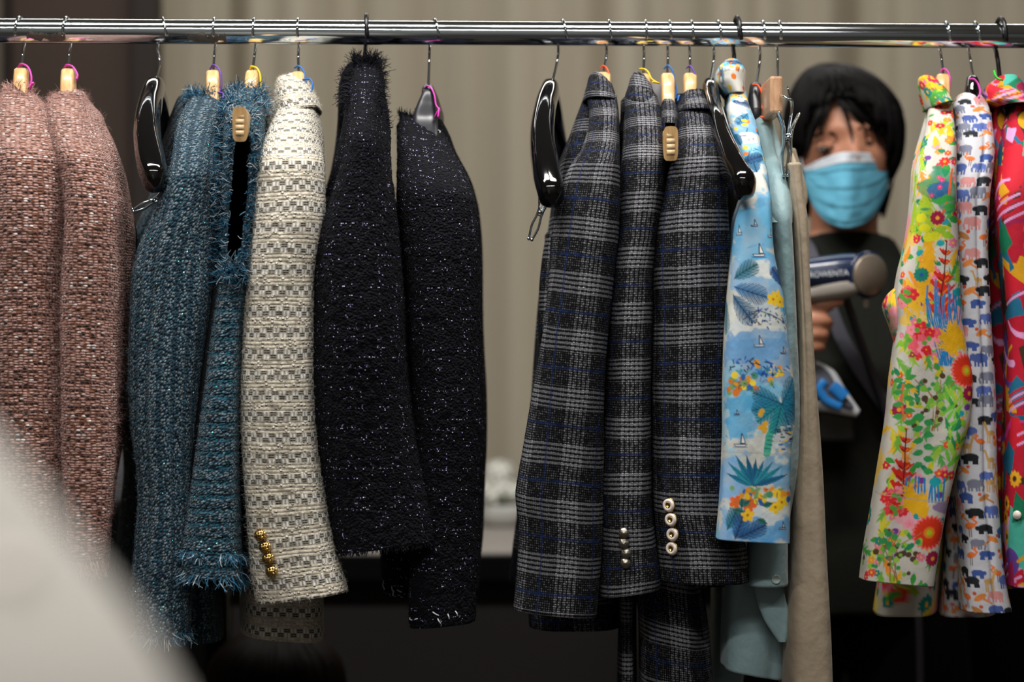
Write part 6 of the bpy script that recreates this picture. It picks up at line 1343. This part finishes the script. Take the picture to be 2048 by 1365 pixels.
# hand steamer
M['navy_pl'] = plain('navy_plastic', (16, 38, 72), 0.25, coat=0.3); M['grey_pl'] = plain('warm_grey_plastic', (150, 144, 136), 0.45); M['plate'] = plain('brushed_grey_plate', (150, 138, 124), 0.35, 0.6, var=0.1)
M['wht'] = plain('white_print', (225, 230, 236), 0.5, var=0.01)
ys = 0.365
st = thing('garment_steamer', 'hand held navy and grey garment steamer with a round steam head', 'steamer', tuple(P(1650, 560, ys)))
V, F = sw([P(1575, 552, ys), P(1640, 548, ys), P(1692, 543, ys), P(1712, 542, ys)], [.021, .0235, .025, .025], [.024, .027, .028, .026], up=(0, 0, 1), e=0.85); mesh_np('body', V, F, M['navy_pl'], st)
V, F = sw([P(1612, 590, ys), P(1640, 582, ys), P(1690, 574, ys), P(1712, 572, ys)], [.012, .017, .018, .014], [.02, .024, .026, .024], up=(0, 0, 1), e=0.8); mesh_np('underbody', V, F, M['grey_pl'], st)
V, F = sw([P(1640, 590, ys), P(1630, 640, ys + .025), P(1618, 700, ys + .03), P(1612, 740, ys + .03)], [.014, .0115, .0115, .014], [.015, .012, .012, .015]); mesh_np('handle', V, F, M['grey_pl'], st)
ax = Vector((0.45, -0.88, -0.05)).normalized(); hc2 = P(1735, 550, ys - 0.01)
lathe('steam_head', [(0, -0.03), (0.02, -0.03), (0.026, -0.018), (0.0325, -0.004), (0.0335, 0.001), (0.0305, 0.003), (0, 0.003)], hc2 + ax * 0.0, M['navy_pl'], st, 36, ax)
lathe('steam_plate', [(0.0, 0.0), (0.029, 0.0), (0.0295, 0.004), (0.028, 0.006), (0.0, 0.0072)], hc2 + ax * 0.003, M['plate'], st, 36, ax)
V, F = sw([P(1727, 590, ys), P(1731, 604, ys), P(1732, 616, ys)], [.005, .005, .004]); mesh_np('trigger_tip', V, F, M['grey_pl'], st)
cu = bpy.data.curves.new('lettering', 'FONT'); cu.body = 'ROWENTA'; cu.size = 0.0112; cu.extrude = 0.0004; cu.align_x = 'CENTER'; cu.space_character = 1.0
to = bpy.data.objects.new('tmp_text', cu); COL.objects.link(to); dg = bpy.context.evaluated_depsgraph_get(); me = bpy.data.meshes.new_from_object(to.evaluated_get(dg)); bpy.data.objects.remove(to)
me.materials.clear(); me.materials.append(M['wht']); lo_ = bpy.data.objects.new('lettering', me); COL.objects.link(lo_)
pc = P(1658, 553, ys - 0.0300); me.transform(Matrix.Translation(pc) @ Matrix.Rotation(-0.07, 4, 'Y') @ Matrix.Rotation(math.pi / 2, 4, 'X')); adopt(lo_, st); lo_['label'] = 'white lettering on the navy side'
tube_obj('power_cord', [P(1690, 590, ys + .02), P(1712, 660, ys + .06), P(1745, 750, ys + .09), P(1788, 880, ys + .1), P(1830, 1100, ys + .1), P(1840, 1400, ys + .1), (P(1840, 0, ys).x, ys + .1, 0.012)], 0.006, plain('dark_cord', (44, 42, 48), 0.5), st, n=60)
# pad / iron with blue face lower down
M['pad_white'] = plain('white_pad_rim', (206, 210, 214), 0.35); M['pad_grey'] = plain('grey_pad_face', (84, 88, 100), 0.4, var=0.3, scale=60); M['pad_blue'] = plain('blue_pad_print', (40, 128, 206), 0.35)
yp2 = 0.40
pd = thing('ironing_pad', 'white rimmed pointed pad with blue markings below the steamer', 'ironing pad', tuple(P(1665, 880, yp2)))
upv = (0.62, 0, 0.78)
V, F = sw([P(1560, 725, yp2), P(1600, 752, yp2), P(1660, 792, yp2), P(1700, 818, yp2), P(1716, 828, yp2)], [.010, .030, .034, .020, .006], [.008, .012, .012, .010, .005], up=upv, n=40); mesh_np('rim', V, F, M['pad_white'], pd)
V, F = sw([P(1590, 742, yp2 - .008), P(1650, 780, yp2 - .008), P(1692, 808, yp2 - .008), P(1704, 816, yp2 - .008)], [.018, .026, .014, .004], [.006, .007, .006, .003], up=upv, n=40); fc = mesh_np('face', V, F, M['pad_grey'], pd)
for pts_, w_ in (([(1650, 762), (1640, 778), (1652, 800), (1682, 815)], .006), ([(1664, 772), (1676, 782), (1690, 796)], .009)):
    tube_obj('blue_marking', [P(a_, b_, yp2 - .0155) for a_, b_ in pts_], w_, M['pad_blue'], fc, rb=.0022, up=(1, 0, .6), n=24)
a, b_ = P(1628, 812, yp2 + .03), P(1706, 884, yp2 + .03); box('base', (a.x, yp2 + .008, b_.z), (b_.x, yp2 + .07, a.z), M['black_plastic'], pd, 0.006)
V, F = sw([P(1560, 725, yp2 + .012), P(1575, 745, yp2 + .02), P(1600, 812, yp2 + .03), P(1632, 850, yp2 + .035)], [.006, .01, .012, .012], n=20); mesh_np('back_arm', V, F, M['black_plastic'], pd)

# seated person whose head shows at the bottom
y2 = 0.55; c2 = P(552, 1400, y2); x2 = c2.x
p2 = thing('person', 'dark haired person crouching behind the rail, only the crown showing', 'person', (x2, y2, 0))
def S2(*a): return tuple(a)
hd = ellipsoid((x2, y2, c2.z - 0.02), 0.072, 0.09, 0.112, 40, 30, None)
bd = [hd, sw([(x2, y2 + .0, c2.z - 0.22), (x2, y2, c2.z - 0.15), (x2, y2, c2.z - 0.08)], [.062, .052, .05]),
      sw([(x2, y2 + .03, 0.10), (x2, y2 + .03, 0.25), (x2, y2, c2.z - 0.24), (x2, y2, c2.z - 0.19)], [.16, .15, .16, .07], [.13, .12, .1, .06], n=30, ns=24)]
cl = [sw([(x2, y2 + .03, 0.12), (x2, y2 + .03, 0.25), (x2, y2, c2.z - 0.24), (x2, y2, c2.z - 0.185)], [.175, .165, .18, .08], [.145, .135, .115, .07], n=30, ns=24)]
tq = [sw([(x2, y2 + .03, .1), (x2, y2 + .03, .16), (x2, y2 + .03, .2)], [.17, .18, .16], [.15, .15, .13])]
for s in (-1, 1):
    bd += [sw([(x2 + s * .14, y2, c2.z - .23), (x2 + s * .2, y2 - .04, c2.z - .38), (x2 + s * .13, y2 - .2, c2.z - .42), (x2 + s * .09, y2 - .25, c2.z - .41)], [.045, .04, .03, .024]), sw([(x2 + s * .09, y2 - .25, c2.z - .41), (x2 + s * .06, y2 - .29, c2.z - .41), (x2 + s * .03, y2 - .31, c2.z - .42)], [.024, .03, .02], [.02, .02, .012]),
           sw([(x2 + s * .08, y2 + .0, .12), (x2 + s * .2, y2 - .15, .2), (x2 + s * .22, y2 - .27, .2), (x2 + s * .12, y2 - .22, .08), (x2 + s * .02, y2 - .22, .05)], [.085, .075, .06, .05, .04])]
    for k in range(4): bd.append(sw([(x2 + s * (.045 - .004 * k), y2 - .30 + .002 * k, c2.z - .395 - .014 * k), (x2 + s * .01, y2 - .325, c2.z - .40 - .014 * k), (x2 - s * .012, y2 - .315, c2.z - .405 - .014 * k)], [.008, .0078, .006], n=10, ns=8))
    bd.append(sw([(x2 + s * .075, y2 - .27, c2.z - .39), (x2 + s * .05, y2 - .29, c2.z - .37), (x2 + s * .03, y2 - .30, c2.z - .365)], [.011, .01, .007], n=10, ns=8))
    cl.append(sw([(x2 + s * .13, y2, c2.z - .23), (x2 + s * .205, y2 - .04, c2.z - .38), (x2 + s * .135, y2 - .19, c2.z - .42), (x2 + s * .1, y2 - .235, c2.z - .412)], [.058, .054, .043, .036]))
    tq.append(sw([(x2 + s * .08, y2 + .0, .12), (x2 + s * .2, y2 - .15, .2), (x2 + s * .22, y2 - .27, .2), (x2 + s * .12, y2 - .22, .09), (x2 + s * .04, y2 - .22, .065)], [.095, .088, .072, .062, .055]))
union('body', bd, 0.006, M['skin'], p2, 2); union('sweater', cl, 0.007, M['blackfab'], p2, 2); union('trousers', tq, 0.008, M['blacktr'], p2, 2)
zc2 = P(0, 1362, y2).z
hairdo(p2, (x2, y2, zc2), 0.098, 0.115, (P(0, 1262, y2).z - zc2), M['hair2'], lambda phi: zc2 - 0.13, lambda x, z: z < zc2 - 0.05 and abs(x - x2) < 0.055, 200, 9, 0.0)

# ------------------------------------------------------------------ pale dress form close to the camera
M['ivory'] = plain('ivory_cloth', (182, 178, 171), 0.8, var=0.04, scale=12, bmp=0.001)
yD = -1.9; xD = -0.338
df = thing('dress_form', 'pale ivory draped dress form blurred in the near left corner', 'dress form', (xD, yD, 0))
prf = [(1.34, .045), (1.30, .05), (1.265, .07), (1.235, .105), (1.205, .135), (1.175, .163), (1.14, .190), (1.10, .219), (1.06, .238), (1.0, .25), (0.9, .25), (0.78, .235), (0.66, .24), (0.52, .26)]
zs = np.array([p[0] for p in prf]); ws = np.array([p[1] for p in prf])
V, F = sweep(np.stack([np.full(60, xD), np.full(60, yD), np.linspace(1.34, .52, 60)], 1), pchip(-zs, ws, -np.linspace(1.34, .52, 60)), pchip(-zs, np.minimum(ws * .72, .15), -np.linspace(1.34, .52, 60)), (1, 0, 0), 64)
ang = np.arctan2(V[:, 1] - yD, V[:, 0] - xD); V[:, :2] += (np.stack([np.cos(ang), np.sin(ang)], 1) * (0.006 * np.sin(ang * 11 + 1) * np.clip((1.1 - V[:, 2]) / .5, 0, 1))[:, None])
mesh_np('draped_bust', V, F, M['ivory'], df)
lathe('neck_cap', [(0.0, 0.035), (0.012, 0.034), (0.016, 0.024), (0.010, 0.014), (0.036, 0.006), (0.046, 0.0), (0.0, 0.0)], (xD, yD, 1.341), M['wood'], df)
tube_obj('pole', [(xD, yD, 0.03), (xD, yD, 0.3), (xD, yD, 0.6)], 0.014, M['chrome'], df, ns=16)
lathe('base', [(0.0, 0.0), (0.19, 0.0), (0.2, 0.01), (0.18, 0.022), (0.03, 0.03), (0.0, 0.03)], (xD, yD, 0.001), M['black_plastic'], df, 40)
pb_ = P(25, 1140, yD - 0.047)
V, F = ellipsoid(pb_, .005, .005, .005, 20, 14); mesh_np('pearl', V, F, M['pearl'], df)  # small pale ball added in place of a bright highlight on the form
